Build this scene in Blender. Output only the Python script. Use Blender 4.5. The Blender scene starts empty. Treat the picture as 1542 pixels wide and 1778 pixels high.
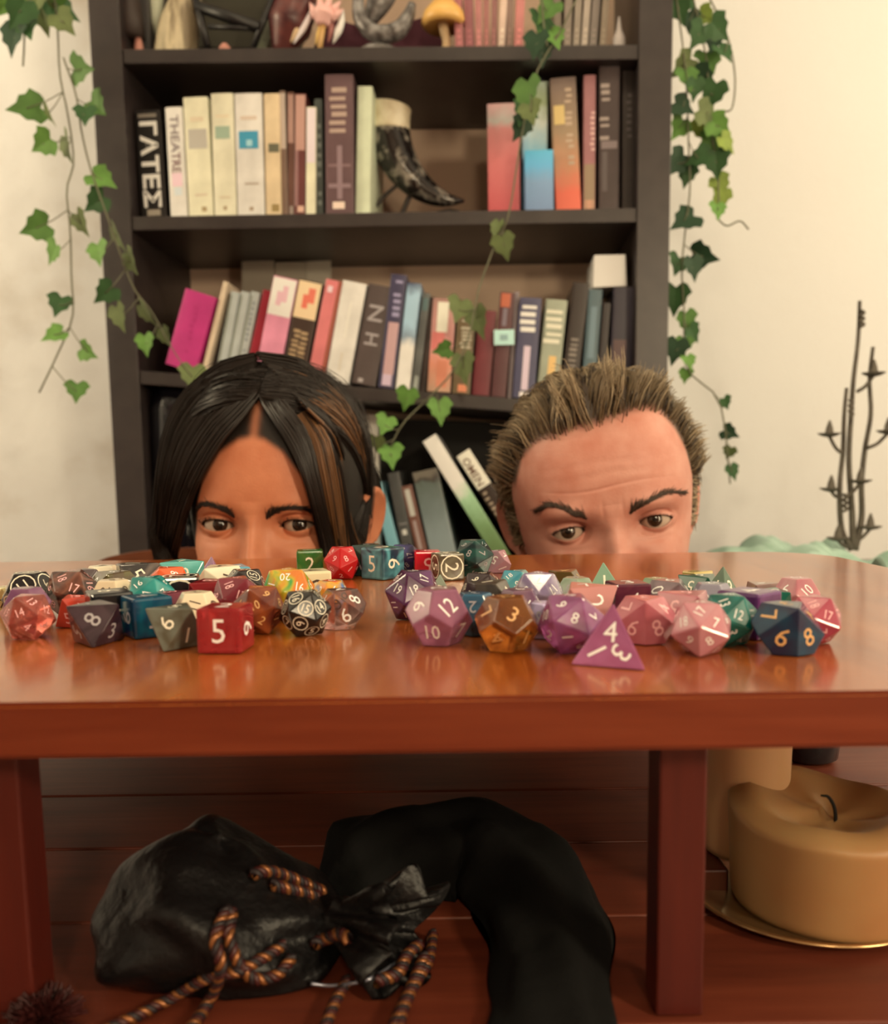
import bpy, bmesh, math, random
import numpy as np
from mathutils import Vector, Matrix, Quaternion

# ------------------------------------------------------------------ camera
C = bpy.context.scene.collection
SC = bpy.context.scene
F, CX, CY, W, H = 1500.0, 771.0, 991.0, 1542.0, 1778.0
CAM_Z = 0.6094
PITCH, ROLL = math.radians(6.5), math.radians(-0.8)
cam_d = bpy.data.cameras.new('camera'); cam = bpy.data.objects.new('camera', cam_d); C.objects.link(cam)
CAM_R = Matrix.Rotation(math.radians(90) - PITCH, 3, 'X') @ Matrix.Rotation(ROLL, 3, 'Z')
cam.matrix_world = Matrix.Translation((0, 0, CAM_Z)) @ CAM_R.to_4x4()
cam_d.sensor_fit = 'HORIZONTAL'; cam_d.sensor_width = 36.0
cam_d.lens = F / W * 36.0
cam_d.shift_y = (CY - H / 2) / W
cam_d.clip_start = 0.01
cam_d.dof.use_dof = True; cam_d.dof.focus_distance = 0.41; cam_d.dof.aperture_fstop = 13.0
SC.camera = cam

# ------------------------------------------------------------------ world, lamps, exposure
wd = bpy.data.worlds.new('world'); SC.world = wd; wd.use_nodes = True
wd.node_tree.nodes['Background'].inputs[0].default_value = (1.0, 0.72, 0.45, 1)
wd.node_tree.nodes['Background'].inputs[1].default_value = 0.05
SC.view_settings.view_transform = 'Standard'; SC.view_settings.look = 'None'
SC.view_settings.gamma = 1.0; SC.view_settings.use_curve_mapping = False
SC.view_settings.exposure = 0.0
LIGHT_COL = (1.0, 0.815, 0.535)
def lamp(name, loc, power, radius, col=LIGHT_COL):
    d = bpy.data.lights.new(name, 'POINT'); d.energy = power; d.shadow_soft_size = radius; d.color = col
    o = bpy.data.objects.new(name, d); o.location = loc; C.objects.link(o); return o
lamp('room_or_fill_lamp', (0.88, -0.62, 1.12), 31.0, 0.08)
lamp('room_or_fill_lamp', (0.16, -0.95, 1.20), 17.0, 0.08)
lamp('ceiling_bulb', (0.10, 0.35, 2.05), 8.0, 0.06)
lamp('room_or_fill_lamp', (-1.55, 0.75, 1.45), 27.0, 0.08)  # unseen fill added to brighten the left part of the back wall
lamp('low_fill_lamp', (0.92, -0.50, 0.72), 14.0, 0.06)  # unseen low fill added to lift the candle top under the table
lamp('wall_fill_lamp', (1.45, 0.70, 1.40), 20.0, 0.07)  # unseen wall-washer added to brighten the right of the back wall
cy = SC.cycles
cy.use_denoising = True; cy.max_bounces = 10; cy.transmission_bounces = 8; cy.diffuse_bounces = 4; cy.glossy_bounces = 4
cy.caustics_reflective = False; cy.caustics_refractive = False; cy.sample_clamp_indirect = 4.0
random.seed(7); np.random.seed(7)

# ------------------------------------------------------------------ pixel rays
def ray(px, py):
    d = CAM_R @ Vector(((px - CX) / F, -(py - CY) / F, -1.0))
    return d
def at(px, py, Y):                       # point of that line of sight at depth Y
    d = ray(px, py); k = Y / d.y
    return Vector((d.x * k, Y, CAM_Z + d.z * k))
def on(px, py, z):                       # where that line of sight meets the level z
    d = ray(px, py); k = (z - CAM_Z) / d.z
    return Vector((d.x * k, d.y * k, z))

# ------------------------------------------------------------------ colour + materials
def lin(c):
    c = c / 255.0
    return c / 12.92 if c <= 0.04045 else ((c + 0.055) / 1.055) ** 2.4
WHITE = (lin(238), lin(220), lin(187))
def K(r, g, b, gain=1.0):                # own colour of a thing seen as r,g,b under the warm lamps
    return tuple(min(0.9, max(0.002, 0.78 * gain * lin(v) / w)) for v, w in zip((r, g, b), WHITE))
MATS = {}
def mat(name, col, rough=0.5, spec=0.5, metal=0.0, trans=0.0, col2=None, scale=20.0, stretch=(1, 1, 1), ior=1.5, sss=0.0,
        coat=0.0, bump=0.0, bscale=None, contrast=(0.35, 0.65), detail=3.0, distort=0.0, rvar=0.0, emit=None):
    if name in MATS: return MATS[name]
    m = bpy.data.materials.new(name); m.use_nodes = True; MATS[name] = m
    nt = m.node_tree; b = nt.nodes['Principled BSDF']
    b.inputs['Base Color'].default_value = (*col, 1); b.inputs['Roughness'].default_value = rough
    b.inputs['Specular IOR Level'].default_value = spec; b.inputs['Metallic'].default_value = metal
    b.inputs['Transmission Weight'].default_value = trans; b.inputs['IOR'].default_value = ior
    b.inputs['Coat Weight'].default_value = coat; b.inputs['Coat Roughness'].default_value = 0.08
    if sss:
        b.inputs['Subsurface Weight'].default_value = sss
        b.inputs['Subsurface Radius'].default_value = (0.006, 0.0025, 0.0015); b.inputs['Subsurface Scale'].default_value = 1.0
    if col2 is not None or bump or rvar:
        tc = nt.nodes.new('ShaderNodeTexCoord'); mp = nt.nodes.new('ShaderNodeMapping')
        mp.inputs['Scale'].default_value = stretch
        nt.links.new(tc.outputs['Object'], mp.inputs['Vector'])
        n = nt.nodes.new('ShaderNodeTexNoise'); n.inputs['Scale'].default_value = scale; n.inputs['Detail'].default_value = detail
        n.inputs['Distortion'].default_value = distort
        nt.links.new(mp.outputs['Vector'], n.inputs['Vector'])
        if col2 is not None:
            r = nt.nodes.new('ShaderNodeValToRGB')
            cols = [col] + (list(col2) if isinstance(col2[0], tuple) else [col2])
            e = r.color_ramp.elements
            e[0].position, e[-1].position = contrast
            e[0].color = (*cols[0], 1); e[1].color = (*cols[-1], 1)
            for i, cc in enumerate(cols[1:-1]):
                x = e.new(contrast[0] + (contrast[1] - contrast[0]) * (i + 1) / (len(cols) - 1)); x.color = (*cc, 1)
            nt.links.new(n.outputs['Fac'], r.inputs['Fac']); nt.links.new(r.outputs['Color'], b.inputs['Base Color'])
        if bump:
            n2 = n
            if bscale:
                n2 = nt.nodes.new('ShaderNodeTexNoise'); n2.inputs['Scale'].default_value = bscale; n2.inputs['Detail'].default_value = 4
                nt.links.new(mp.outputs['Vector'], n2.inputs['Vector'])
            bp = nt.nodes.new('ShaderNodeBump'); bp.inputs['Strength'].default_value = bump; bp.inputs['Distance'].default_value = 0.004
            nt.links.new(n2.outputs['Fac'], bp.inputs['Height']); nt.links.new(bp.outputs['Normal'], b.inputs['Normal'])
    return m
def grad_mat(name, stops, h, rough=0.4, noise=0.15, nscale=60):
    """print on a spine whose colour runs up the height h of the thing (object z from 0 to h)"""
    if name in MATS: return MATS[name]
    m = bpy.data.materials.new(name); m.use_nodes = True; MATS[name] = m
    nt = m.node_tree; b = nt.nodes['Principled BSDF']; b.inputs['Roughness'].default_value = rough
    tc = nt.nodes.new('ShaderNodeTexCoord'); sx = nt.nodes.new('ShaderNodeSeparateXYZ'); nt.links.new(tc.outputs['Object'], sx.inputs[0])
    d = nt.nodes.new('ShaderNodeMath'); d.operation = 'DIVIDE'; d.inputs[1].default_value = h; nt.links.new(sx.outputs['Z'], d.inputs[0])
    n = nt.nodes.new('ShaderNodeTexNoise'); n.inputs['Scale'].default_value = nscale; nt.links.new(tc.outputs['Object'], n.inputs['Vector'])
    s = nt.nodes.new('ShaderNodeMath'); s.operation = 'MULTIPLY_ADD'; s.inputs[1].default_value = noise; nt.links.new(n.outputs['Fac'], s.inputs[0])
    nt.links.new(d.outputs[0], s.inputs[2])
    s2 = nt.nodes.new('ShaderNodeMath'); s2.operation = 'SUBTRACT'; s2.inputs[1].default_value = noise / 2; nt.links.new(s.outputs[0], s2.inputs[0])
    r = nt.nodes.new('ShaderNodeValToRGB'); e = r.color_ramp.elements
    e[0].position, e[0].color = stops[0][0], (*stops[0][1], 1); e[1].position, e[1].color = stops[-1][0], (*stops[-1][1], 1)
    for p, c in stops[1:-1]:
        x = e.new(p); x.color = (*c, 1)
    nt.links.new(s2.outputs[0], r.inputs['Fac']); nt.links.new(r.outputs['Color'], b.inputs['Base Color'])
    return m

# ------------------------------------------------------------------ object helpers
def tag(o, label=None, cat=None, group=None, kind=None):
    for k, v in (('label', label), ('category', cat), ('group', group), ('kind', kind)):
        if v: o[k] = v
    return o
def mesh_np(name, V, Fc, smooth=True):
    """V (n,3); Fc: array (m,k) or list of index lists"""
    me = bpy.data.meshes.new(name)
    V = np.asarray(V, dtype=np.float32)
    if isinstance(Fc, np.ndarray):
        m, k = Fc.shape
        me.vertices.add(len(V)); me.vertices.foreach_set('co', V.ravel())
        me.loops.add(m * k); me.loops.foreach_set('vertex_index', Fc.astype(np.int32).ravel())
        me.polygons.add(m); me.polygons.foreach_set('loop_start', np.arange(0, m * k, k, dtype=np.int32))
        me.polygons.foreach_set('loop_total', np.full(m, k, dtype=np.int32))
        me.update(calc_edges=True)
    else:
        me.from_pydata([tuple(v) for v in V], [], [list(f) for f in Fc]); me.update()
    if len(me.polygons): me.polygons.foreach_set('use_smooth', np.full(len(me.polygons), bool(smooth)))
    return me
def link(name, me, mats, parent=None, loc=None, rot=None):
    o = bpy.data.objects.new(name, me); C.objects.link(o)
    if me is not None and mats is not None:
        for m in (mats if isinstance(mats, (list, tuple)) else [mats]):
            if len(me.materials) < (len(mats) if isinstance(mats, (list, tuple)) else 1): me.materials.append(m)
    if parent is not None: o.parent = parent
    if loc is not None: o.location = loc
    if rot is not None: o.rotation_euler = rot
    return o
def bm_done(name, bm, mats, parent=None, loc=None, rot=None, smooth=False):
    bmesh.ops.recalc_face_normals(bm, faces=bm.faces)
    me = bpy.data.meshes.new(name); bm.to_mesh(me); bm.free()
    me.polygons.foreach_set('use_smooth', np.full(len(me.polygons), smooth))
    return link(name, me, mats, parent, loc, rot)
def add_box(bm, lo, hi, bev=0.0, seg=2, M=None):
    r = bmesh.ops.create_cube(bm, size=1.0)
    vs = r['verts']
    for v in vs:
        v.co = Vector([(lo[i] + hi[i]) / 2 + v.co[i] * (hi[i] - lo[i]) for i in range(3)])
    if bev:
        es = list({e for v in vs for e in v.link_edges})
        rr = bmesh.ops.bevel(bm, geom=es, offset=bev, segments=seg, affect='EDGES', profile=0.5)
        vs = list({v for f in rr['faces'] for v in f.verts} | {v for v in vs if v.is_valid})
    if M is not None:
        for v in vs: v.co = M @ v.co
    return vs
def box(name, lo, hi, m, parent=None, bev=0.0, seg=2, loc=None, rot=None):
    bm = bmesh.new(); add_box(bm, lo, hi, bev, seg)
    return bm_done(name, bm, m, parent, loc, rot)
def lathe(prof, n=32, cx=0, cy_=0, closed=True):
    """prof [(r,z)] -> V, F quads around z"""
    V = []; Fc = []
    for r, z in prof:
        for k in range(n):
            a = 2 * math.pi * k / n; V.append((cx + r * math.cos(a), cy_ + r * math.sin(a), z))
    for i in range(len(prof) - 1):
        for k in range(n):
            k2 = (k + 1) % n; Fc.append((i * n + k, i * n + k2, (i + 1) * n + k2, (i + 1) * n + k))
    if closed:
        Fc.append(tuple(range(n - 1, -1, -1))); Fc.append(tuple((len(prof) - 1) * n + k for k in range(n)))
    return V, Fc
def lathe_obj(name, prof, m, parent=None, loc=None, n=32, rot=None, closed=True):
    V, Fc = lathe(prof, n, closed=closed)
    return link(name, mesh_np(name, V, Fc), m, parent, loc, rot)
def smooth_path(P, n=40):
    """Catmull-Rom through P"""
    P = np.asarray([tuple(p) for p in P], float)
    if len(P) < 3:
        return np.array([P[0] + (P[-1] - P[0]) * t for t in np.linspace(0, 1, n)])
    Q = np.vstack([2 * P[0] - P[1], P, 2 * P[-1] - P[-2]]); out = []
    T = np.linspace(0, len(P) - 1 - 1e-9, n)
    for t in T:
        i = int(t); u = t - i; p0, p1, p2, p3 = Q[i:i + 4]
        out.append(0.5 * ((2 * p1) + (-p0 + p2) * u + (2 * p0 - 5 * p1 + 4 * p2 - p3) * u * u + (-p0 + 3 * p1 - 3 * p2 + p3) * u ** 3))
    return np.array(out)
def tubes_np(P, R, ns=3):
    """P (S,K,3) polylines, R (S,K) or (K,) radii -> V, F"""
    P = np.asarray(P, float); S, Kk, _ = P.shape
    R = np.broadcast_to(np.asarray(R, float), (S, Kk))
    T = np.gradient(P, axis=1); T /= np.linalg.norm(T, axis=2, keepdims=True) + 1e-12
    ref = np.where(np.abs(T[..., 1:2]) > 0.9, np.array([1.0, 0, 0]), np.array([0, 1.0, 0]))
    A = np.cross(T, ref); A /= np.linalg.norm(A, axis=2, keepdims=True) + 1e-12
    B = np.cross(T, A)
    ang = np.arange(ns) * 2 * math.pi / ns
    V = P[:, :, None, :] + R[..., None, None] * (A[:, :, None, :] * np.cos(ang)[None, None, :, None] + B[:, :, None, :] * np.sin(ang)[None, None, :, None])
    idx = np.arange(S * Kk * ns).reshape(S, Kk, ns)
    a = idx[:, :-1, :]; b = np.roll(idx, -1, axis=2)[:, :-1, :]; c = np.roll(idx, -1, axis=2)[:, 1:, :]; d = idx[:, 1:, :]
    return V.reshape(-1, 3), np.stack([a, b, c, d], -1).reshape(-1, 4)
def tube_obj(name, pts, rad, m, parent=None, n=40, ns=8, origin=None, cap=True, smooth=True):
    P = smooth_path(pts, n) if smooth else np.asarray([tuple(p) for p in pts], float)
    n = len(P)
    R = np.interp(np.linspace(0, 1, n), np.linspace(0, 1, len(rad)), rad) if hasattr(rad, '__len__') else np.full(n, rad)
    V, Fq = tubes_np(P[None], R[None], ns)
    if origin is not None: V = V - np.asarray(tuple(origin))
    Fl = [tuple(f) for f in Fq]
    if cap:
        Fl.append(tuple(range(ns - 1, -1, -1))); Fl.append(tuple((n - 1) * ns + k for k in range(ns)))
    o = link(name, mesh_np(name, V, Fl), m, parent)
    if origin is not None and parent is None: o.location = origin
    return o
def empty(name, loc, label, cat, group=None, rotz=0.0):
    o = bpy.data.objects.new(name, None); C.objects.link(o); o.location = loc; o.rotation_euler = (0, 0, rotz)
    o.empty_display_size = 0.02
    return tag(o, label, cat, group)
_TXT = {}
def text_geo(s, bold=0.0):
    """flat glyph outlines of s, centred, cap height about 0.7"""
    key = (s, bold)
    if key not in _TXT:
        cu = bpy.data.curves.new('glyphs', 'FONT'); cu.body = s; cu.align_x = 'CENTER'; cu.align_y = 'CENTER'; cu.resolution_u = 2; cu.offset = bold
        o = bpy.data.objects.new('glyphs', cu); C.objects.link(o)
        dg = bpy.context.evaluated_depsgraph_get(); me = bpy.data.meshes.new_from_object(o.evaluated_get(dg))
        V = np.array([v.co[:] for v in me.vertices]); Fc = [list(p.vertices) for p in me.polygons]
        if len(V): V[:, :2] -= (V[:, :2].max(0) + V[:, :2].min(0)) / 2
        bpy.data.objects.remove(o); bpy.data.curves.remove(cu); bpy.data.meshes.remove(me)
        _TXT[key] = (V, Fc)
    return _TXT[key]
# ------------------------------------------------------------------ the setting
m_wall = mat('warm_white_plaster', K(240, 224, 192, 1.08), 0.85, 0.2, col2=K(238, 221, 188, 1.05), scale=1.4, contrast=(0.3, 0.8), bump=0.15, bscale=90)
m_wall_l = mat('sponged_plaster', K(244, 228, 196, 1.05), 0.85, 0.2, col2=(K(238, 222, 190, 1.03), K(212, 190, 154)), scale=5.0, contrast=(0.36, 0.78), detail=6, bump=0.25, bscale=60)
m_floor = mat('floor_wood', K(120, 70, 40), 0.4, col2=K(80, 42, 22), scale=8, stretch=(1, 8, 1))
WALL_Y, Z_T, Z_C = 1.66, 0.551, 0.45
def struct(name, lo, hi, m, bev=0.0):
    return tag(box(name, lo, hi, m, bev=bev), kind='structure')
struct('floor', (-1.9, -2.0, -0.05), (1.9, WALL_Y, 0.0), m_floor)
struct('ceiling', (-1.9, -2.0, 2.55), (1.9, WALL_Y, 2.6), m_wall)
struct('wall_back', (-1.9, WALL_Y, 0.0), (-0.1, WALL_Y + 0.1, 2.55), m_wall_l)
struct('wall_back', (-0.0999, WALL_Y, 0.0), (1.9, WALL_Y + 0.1, 2.55), m_wall)
struct('wall_left', (-2.0, -2.0, 0.0), (-1.9, WALL_Y + 0.1, 2.55), m_wall)
struct('wall_right', (1.9, -2.0, 0.0), (2.0, WALL_Y + 0.1, 2.55), m_wall)
struct('wall_front', (-2.0, -2.1, 0.0), (2.0, -2.0, 2.55), mat('brown_panelling', K(160, 126, 96), 0.6))
struct('baseboard_back', (-1.9, WALL_Y - 0.015, 0.0), (1.9, WALL_Y - 0.0005, 0.08), m_wall)

# ------------------------------------------------------------------ wood
def wood(name, c1, c2, c3, axis='y', strip=0.0, rough=0.22, coat=0.3, sc=1.0):
    m = bpy.data.materials.new(name); m.use_nodes = True; nt = m.node_tree; b = nt.nodes['Principled BSDF']
    b.inputs['Roughness'].default_value = rough; b.inputs['Coat Weight'].default_value = coat; b.inputs['Coat Roughness'].default_value = 0.12
    L = nt.links.new
    tc = nt.nodes.new('ShaderNodeTexCoord'); mp = nt.nodes.new('ShaderNodeMapping')
    st = {'x': (2.5, 30, 30), 'y': (30, 2.5, 30), 'z': (30, 30, 2.5)}[axis]
    mp.inputs['Scale'].default_value = tuple(s * sc for s in st); L(tc.outputs['Object'], mp.inputs['Vector'])
    n = nt.nodes.new('ShaderNodeTexNoise'); n.inputs['Scale'].default_value = 1.0; n.inputs['Detail'].default_value = 6; n.inputs['Distortion'].default_value = 0.6
    L(mp.outputs['Vector'], n.inputs['Vector'])
    mp2 = nt.nodes.new('ShaderNodeMapping'); mp2.inputs['Scale'].default_value = tuple(s * 9 * sc for s in st); L(tc.outputs['Object'], mp2.inputs['Vector'])
    n2 = nt.nodes.new('ShaderNodeTexNoise'); n2.inputs['Scale'].default_value = 1.0; n2.inputs['Detail'].default_value = 2; L(mp2.outputs['Vector'], n2.inputs['Vector'])
    ad = nt.nodes.new('ShaderNodeMath'); ad.operation = 'MULTIPLY_ADD'; ad.inputs[1].default_value = 0.35; L(n2.outputs['Fac'], ad.inputs[0]); L(n.outputs['Fac'], ad.inputs[2])
    last = ad.outputs[0]
    if strip:
        sx = nt.nodes.new('ShaderNodeSeparateXYZ'); L(tc.outputs['Object'], sx.inputs[0])
        dv = nt.nodes.new('ShaderNodeMath'); dv.operation = 'DIVIDE'; dv.inputs[1].default_value = strip; L(sx.outputs['X' if axis == 'y' else 'Y'], dv.inputs[0])
        fl = nt.nodes.new('ShaderNodeMath'); fl.operation = 'FLOOR'; L(dv.outputs[0], fl.inputs[0])
        wn = nt.nodes.new('ShaderNodeTexWhiteNoise'); wn.noise_dimensions = '1D'; L(fl.outputs[0], wn.inputs['W'])
        m2 = nt.nodes.new('ShaderNodeMath'); m2.operation = 'MULTIPLY_ADD'; m2.inputs[1].default_value = 0.22; L(wn.outputs['Value'], m2.inputs[0]); L(last, m2.inputs[2])
        s3 = nt.nodes.new('ShaderNodeMath'); s3.operation = 'SUBTRACT'; s3.inputs[1].default_value = 0.11; L(m2.outputs[0], s3.inputs[0]); last = s3.outputs[0]
    r = nt.nodes.new('ShaderNodeValToRGB'); e = r.color_ramp.elements
    e[0].position, e[0].color = 0.42, (*c1, 1); e[1].position, e[1].color = 0.92, (*c3, 1); x = e.new(0.66); x.color = (*c2, 1)
    L(last, r.inputs['Fac']); L(r.outputs['Color'], b.inputs['Base Color'])
    bp = nt.nodes.new('ShaderNodeBump'); bp.inputs['Strength'].default_value = 0.08; bp.inputs['Distance'].default_value = 0.001
    L(n2.outputs['Fac'], bp.inputs['Height']); L(bp.outputs['Normal'], b.inputs['Normal'])
    return m
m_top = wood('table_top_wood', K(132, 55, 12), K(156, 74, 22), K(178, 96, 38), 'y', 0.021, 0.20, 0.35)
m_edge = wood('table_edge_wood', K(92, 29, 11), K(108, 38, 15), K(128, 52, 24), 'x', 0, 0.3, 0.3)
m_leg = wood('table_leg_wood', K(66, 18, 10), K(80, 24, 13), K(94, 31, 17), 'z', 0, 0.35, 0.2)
m_plank = wood('coffee_table_wood', K(92, 34, 16), K(118, 48, 24), K(136, 64, 34), 'x', 0, 0.5, 0.0)

# ------------------------------------------------------------------ small table (dice stand on it)
TY0, TY1 = on(771, 1211, Z_T).y, on(771, 965, Z_T).y
TX0, TX1 = -0.36, on(1440, 963, Z_T).x
TTH = Z_T - at(771, 1309, TY0).z
tbl = empty('small_table', (TX0, TY0, Z_C), 'low reddish brown wooden table with thick glossy top and square legs, dice spread over it', 'table')
def table_top():
    bm = bmesh.new()
    pts = []
    def corner(cx, cy, r, a0, n=10):
        for k in range(n + 1):
            a = math.radians(a0 + 90 * k / n); pts.append((cx + r * math.cos(a), cy + r * math.sin(a)))
    rr = 0.05; r2 = 0.006
    corner(TX1 - r2, TY0 + r2, r2, -90); corner(TX1 - rr, TY1 - rr, rr, 0); corner(TX0 + rr, TY1 - rr, rr, 90); corner(TX0 + r2, TY0 + r2, r2, 180)
    f = bm.faces.new([bm.verts.new((x - TX0, y - TY0, Z_T - TTH - Z_C)) for x, y in pts])
    r = bmesh.ops.extrude_face_region(bm, geom=[f])
    for v in r['geom']:
        if isinstance(v, bmesh.types.BMVert): v.co.z += TTH
    bmesh.ops.recalc_face_normals(bm, faces=bm.faces)
    es = [e for e in bm.edges if e.calc_face_angle(0) > 0.8 and abs(e.verts[0].co.z - e.verts[1].co.z) < 1e-6]
    bmesh.ops.bevel(bm, geom=es, offset=0.0012, segments=2, affect='EDGES')
    for f in bm.faces:
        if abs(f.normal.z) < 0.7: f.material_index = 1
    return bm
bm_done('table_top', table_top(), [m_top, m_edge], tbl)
LW = (on(1214, 1768, Z_C) - on(1132, 1768, Z_C)).x
def leg_at(x0, y0):
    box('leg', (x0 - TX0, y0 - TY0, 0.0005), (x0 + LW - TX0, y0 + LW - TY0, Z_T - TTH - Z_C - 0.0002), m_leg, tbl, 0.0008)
leg_r = on(1136, 1768, Z_C); leg_l = on(0, 1790, Z_C)
LY = leg_r.y
LXR, LXL = leg_r.x + 0.0005, on(66, 1778, Z_C).x - LW
for x0 in (LXL, LXR):
    leg_at(x0, LY); leg_at(x0, TY1 - 0.03)

# ------------------------------------------------------------------ coffee table below
ct = empty('coffee_table', (0, 0.30, 0), 'brown plank coffee table under the low table, bag and candles on it', 'table')
for k in range(9):                      # boards
    y0 = 0.045 + k * 0.0625
    box('plank', (-0.55, y0 - 0.30 + 0.0008, Z_C - 0.022), (0.55, y0 + 0.0617 - 0.30, Z_C - random.random() * 0.0004), m_plank, ct, 0.0007)
for sx in (-0.52, 0.47):
    for sy in (0.06, 0.54):
        box('leg', (sx, sy - 0.30, 0.0), (sx + 0.05, sy + 0.05 - 0.30, Z_C - 0.0225), m_leg, ct, 0.002)
    box('rail', (sx + 0.01, 0.112 - 0.30, Z_C - 0.08), (sx + 0.04, 0.538 - 0.30, Z_C - 0.0226), m_leg, ct)
# ------------------------------------------------------------------ bookcase
PSI = math.radians(3.2)
BO = Vector((0.0, 1.34, 0.0))                        # a point of its front plane, at floor level
BU, BV = Vector((math.cos(PSI), -math.sin(PSI), 0)), Vector((math.sin(PSI), math.cos(PSI), 0))
BD = 0.265
def bk(px, py, v=0.0):                               # line of sight -> (u, w) on the plane v behind the front
    d = ray(px, py); o = Vector((0, 0, CAM_Z)) - BO
    k = (v - o.dot(BV)) / d.dot(BV)
    p = o + d * k
    return p.dot(BU), p.z
m_case = mat('black_brown_case', K(54, 42, 34), 0.38, 0.6, col2=K(45, 34, 28), scale=30)
m_back = mat('case_back_board', K(232, 188, 142), 0.6, 0.3)
UL0, UL1 = bk(152, 0)[0], bk(222, 300)[0]
UR0, UR1 = bk(1108, 200)[0], bk(1166, 200)[0]
case = empty('bookcase', BO, 'tall black-brown bookcase against the pale wall, packed with books', 'bookcase', rotz=-PSI)
HT = 2.02
box('side_panel', (UL0, 0, 0), (UL1, BD, HT), m_case, case, 0.001)
box('side_panel', (UR0, 0, 0), (UR1, BD, HT), m_case, case, 0.001)
def shelf_at(pl, pr, th=0.020, name='shelf'):
    (u0, w0), (u1, w1) = pl, pr
    bm = bmesh.new(); s = (w1 - w0) / (u1 - u0)
    vs = add_box(bm, (UL1 + 0.0003, 0.003, -th), (UR0 - 0.0003, BD - 0.006, 0.0), 0.0008)
    for v in vs: v.co.z += w0 + s * (v.co.x - u0)
    bm_done(name, bm, m_case, case)
    return lambda u: w0 + s * (u - u0)
S1 = shelf_at(bk(300, 83), bk(1050, 76))
S2 = shelf_at(bk(300, 374), bk(1050, 361))
S3 = shelf_at(bk(330, 650), bk(900, 692))
S4 = shelf_at((0, 0.385), (1, 0.378))
S5 = shelf_at((0, 0.09), (1, 0.09))
S0 = shelf_at((0, 1.60), (1, 1.60))
box('top_board', (UL1, 0.0, HT - 0.03), (UR0, BD - 0.006, HT - 0.0005), m_case, case)
box('plinth', (UL1, 0.01, 0.0), (UR0, 0.03, 0.068), m_case, case)
box('back_board', (UL1, BD - 0.005, 0.01), (UR0, BD, HT - 0.001), m_back, case)

m_pages = mat('pages', K(206, 180, 140), 0.8, 0.2, col2=K(188, 160, 120), scale=60, stretch=(8, 1, 1))
BG = 1.5
def KB(rgb, g=None): return K(*rgb, gain=BG if g is None else g)
def bmat(rgb, rough=0.42):
    return mat('cover_%d_%d_%d' % rgb, KB(rgb), rough, 0.45, col2=tuple(c * 0.82 for c in KB(rgb)), scale=25)
def cover_bm(w, h, d, t=0.0016):
    """U-shaped cover: spine to the front (y=0), two boards, a slightly rounded spine"""
    n = 6; bulge = min(0.0012, w * 0.05)
    out = [(w, d)] + [(w - w * (1 - math.cos(math.pi * i / n)) / 2, -bulge * math.sin(math.pi * i / n)) for i in range(n + 1)] + [(0, d)]
    t = min(t, w * 0.2)
    inn = [(t, d), (t, t), (w - t, t), (w - t, d)]
    bm = bmesh.new()
    ring = out + inn
    lo = [bm.verts.new((x, y, 0)) for x, y in ring]; hi = [bm.verts.new((x, y, h)) for x, y in ring]
    m = len(ring)
    for i in range(m):
        j = (i + 1) % m; bm.faces.new((lo[i], lo[j], hi[j], hi[i]))
    bm.faces.new(lo[::-1]); bm.faces.new(hi)
    return bm, bulge
def spine_panel(name, w, h0, h1, H_, m, parent, x0=0.04, x1=0.96, bulge=0.004, proud=0.0003):
    n = 6; V = []; Fc = []
    for i in range(n + 1):
        f = x0 + (x1 - x0) * i / n
        c = 1 - 2 * f; y = -bulge * math.sqrt(max(0, 1 - c * c)) - proud
        V += [(f * w, y, h0 * H_), (f * w, y, h1 * H_)]
    for i in range(n): Fc.append((2 * i, 2 * i + 2, 2 * i + 3, 2 * i + 1))
    return link(name, mesh_np(name, V, Fc), m, parent)
def spine_text(s, w, h0, h1, H_, m, parent, bulge, mode='down', fit=0.72, squeeze=None, xoff=0.0):
    V, Fc = text_geo(s, 0.035 if len(s) == 5 else 0.012)
    if not len(V): return
    lx, ly = V[:, 0].max() - V[:, 0].min(), V[:, 1].max() - V[:, 1].min()
    L = (h1 - h0) * H_; zc = (h0 + h1) / 2 * H_
    if mode == 'flat':
        sx = min(w * fit / lx, L / ly); sy = sx
        P = np.stack([w / 2 + V[:, 0] * sx + xoff * w, 0 * V[:, 0], zc + V[:, 1] * sy], 1)
    else:
        sx = L / lx; sy = w * fit / ly
        sg = 1 if mode == 'down' else -1
        P = np.stack([w / 2 + sg * V[:, 1] * sy + xoff * w, 0 * V[:, 0], zc - sg * V[:, 0] * sx], 1)
    c = 1 - 2 * np.clip(P[:, 0] / w, 0, 1)
    P[:, 1] = -bulge * np.sqrt(np.clip(1 - c * c, 0, 1)) - 0.0006
    return link('title', mesh_np('title', P, Fc, False), m, parent)
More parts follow.
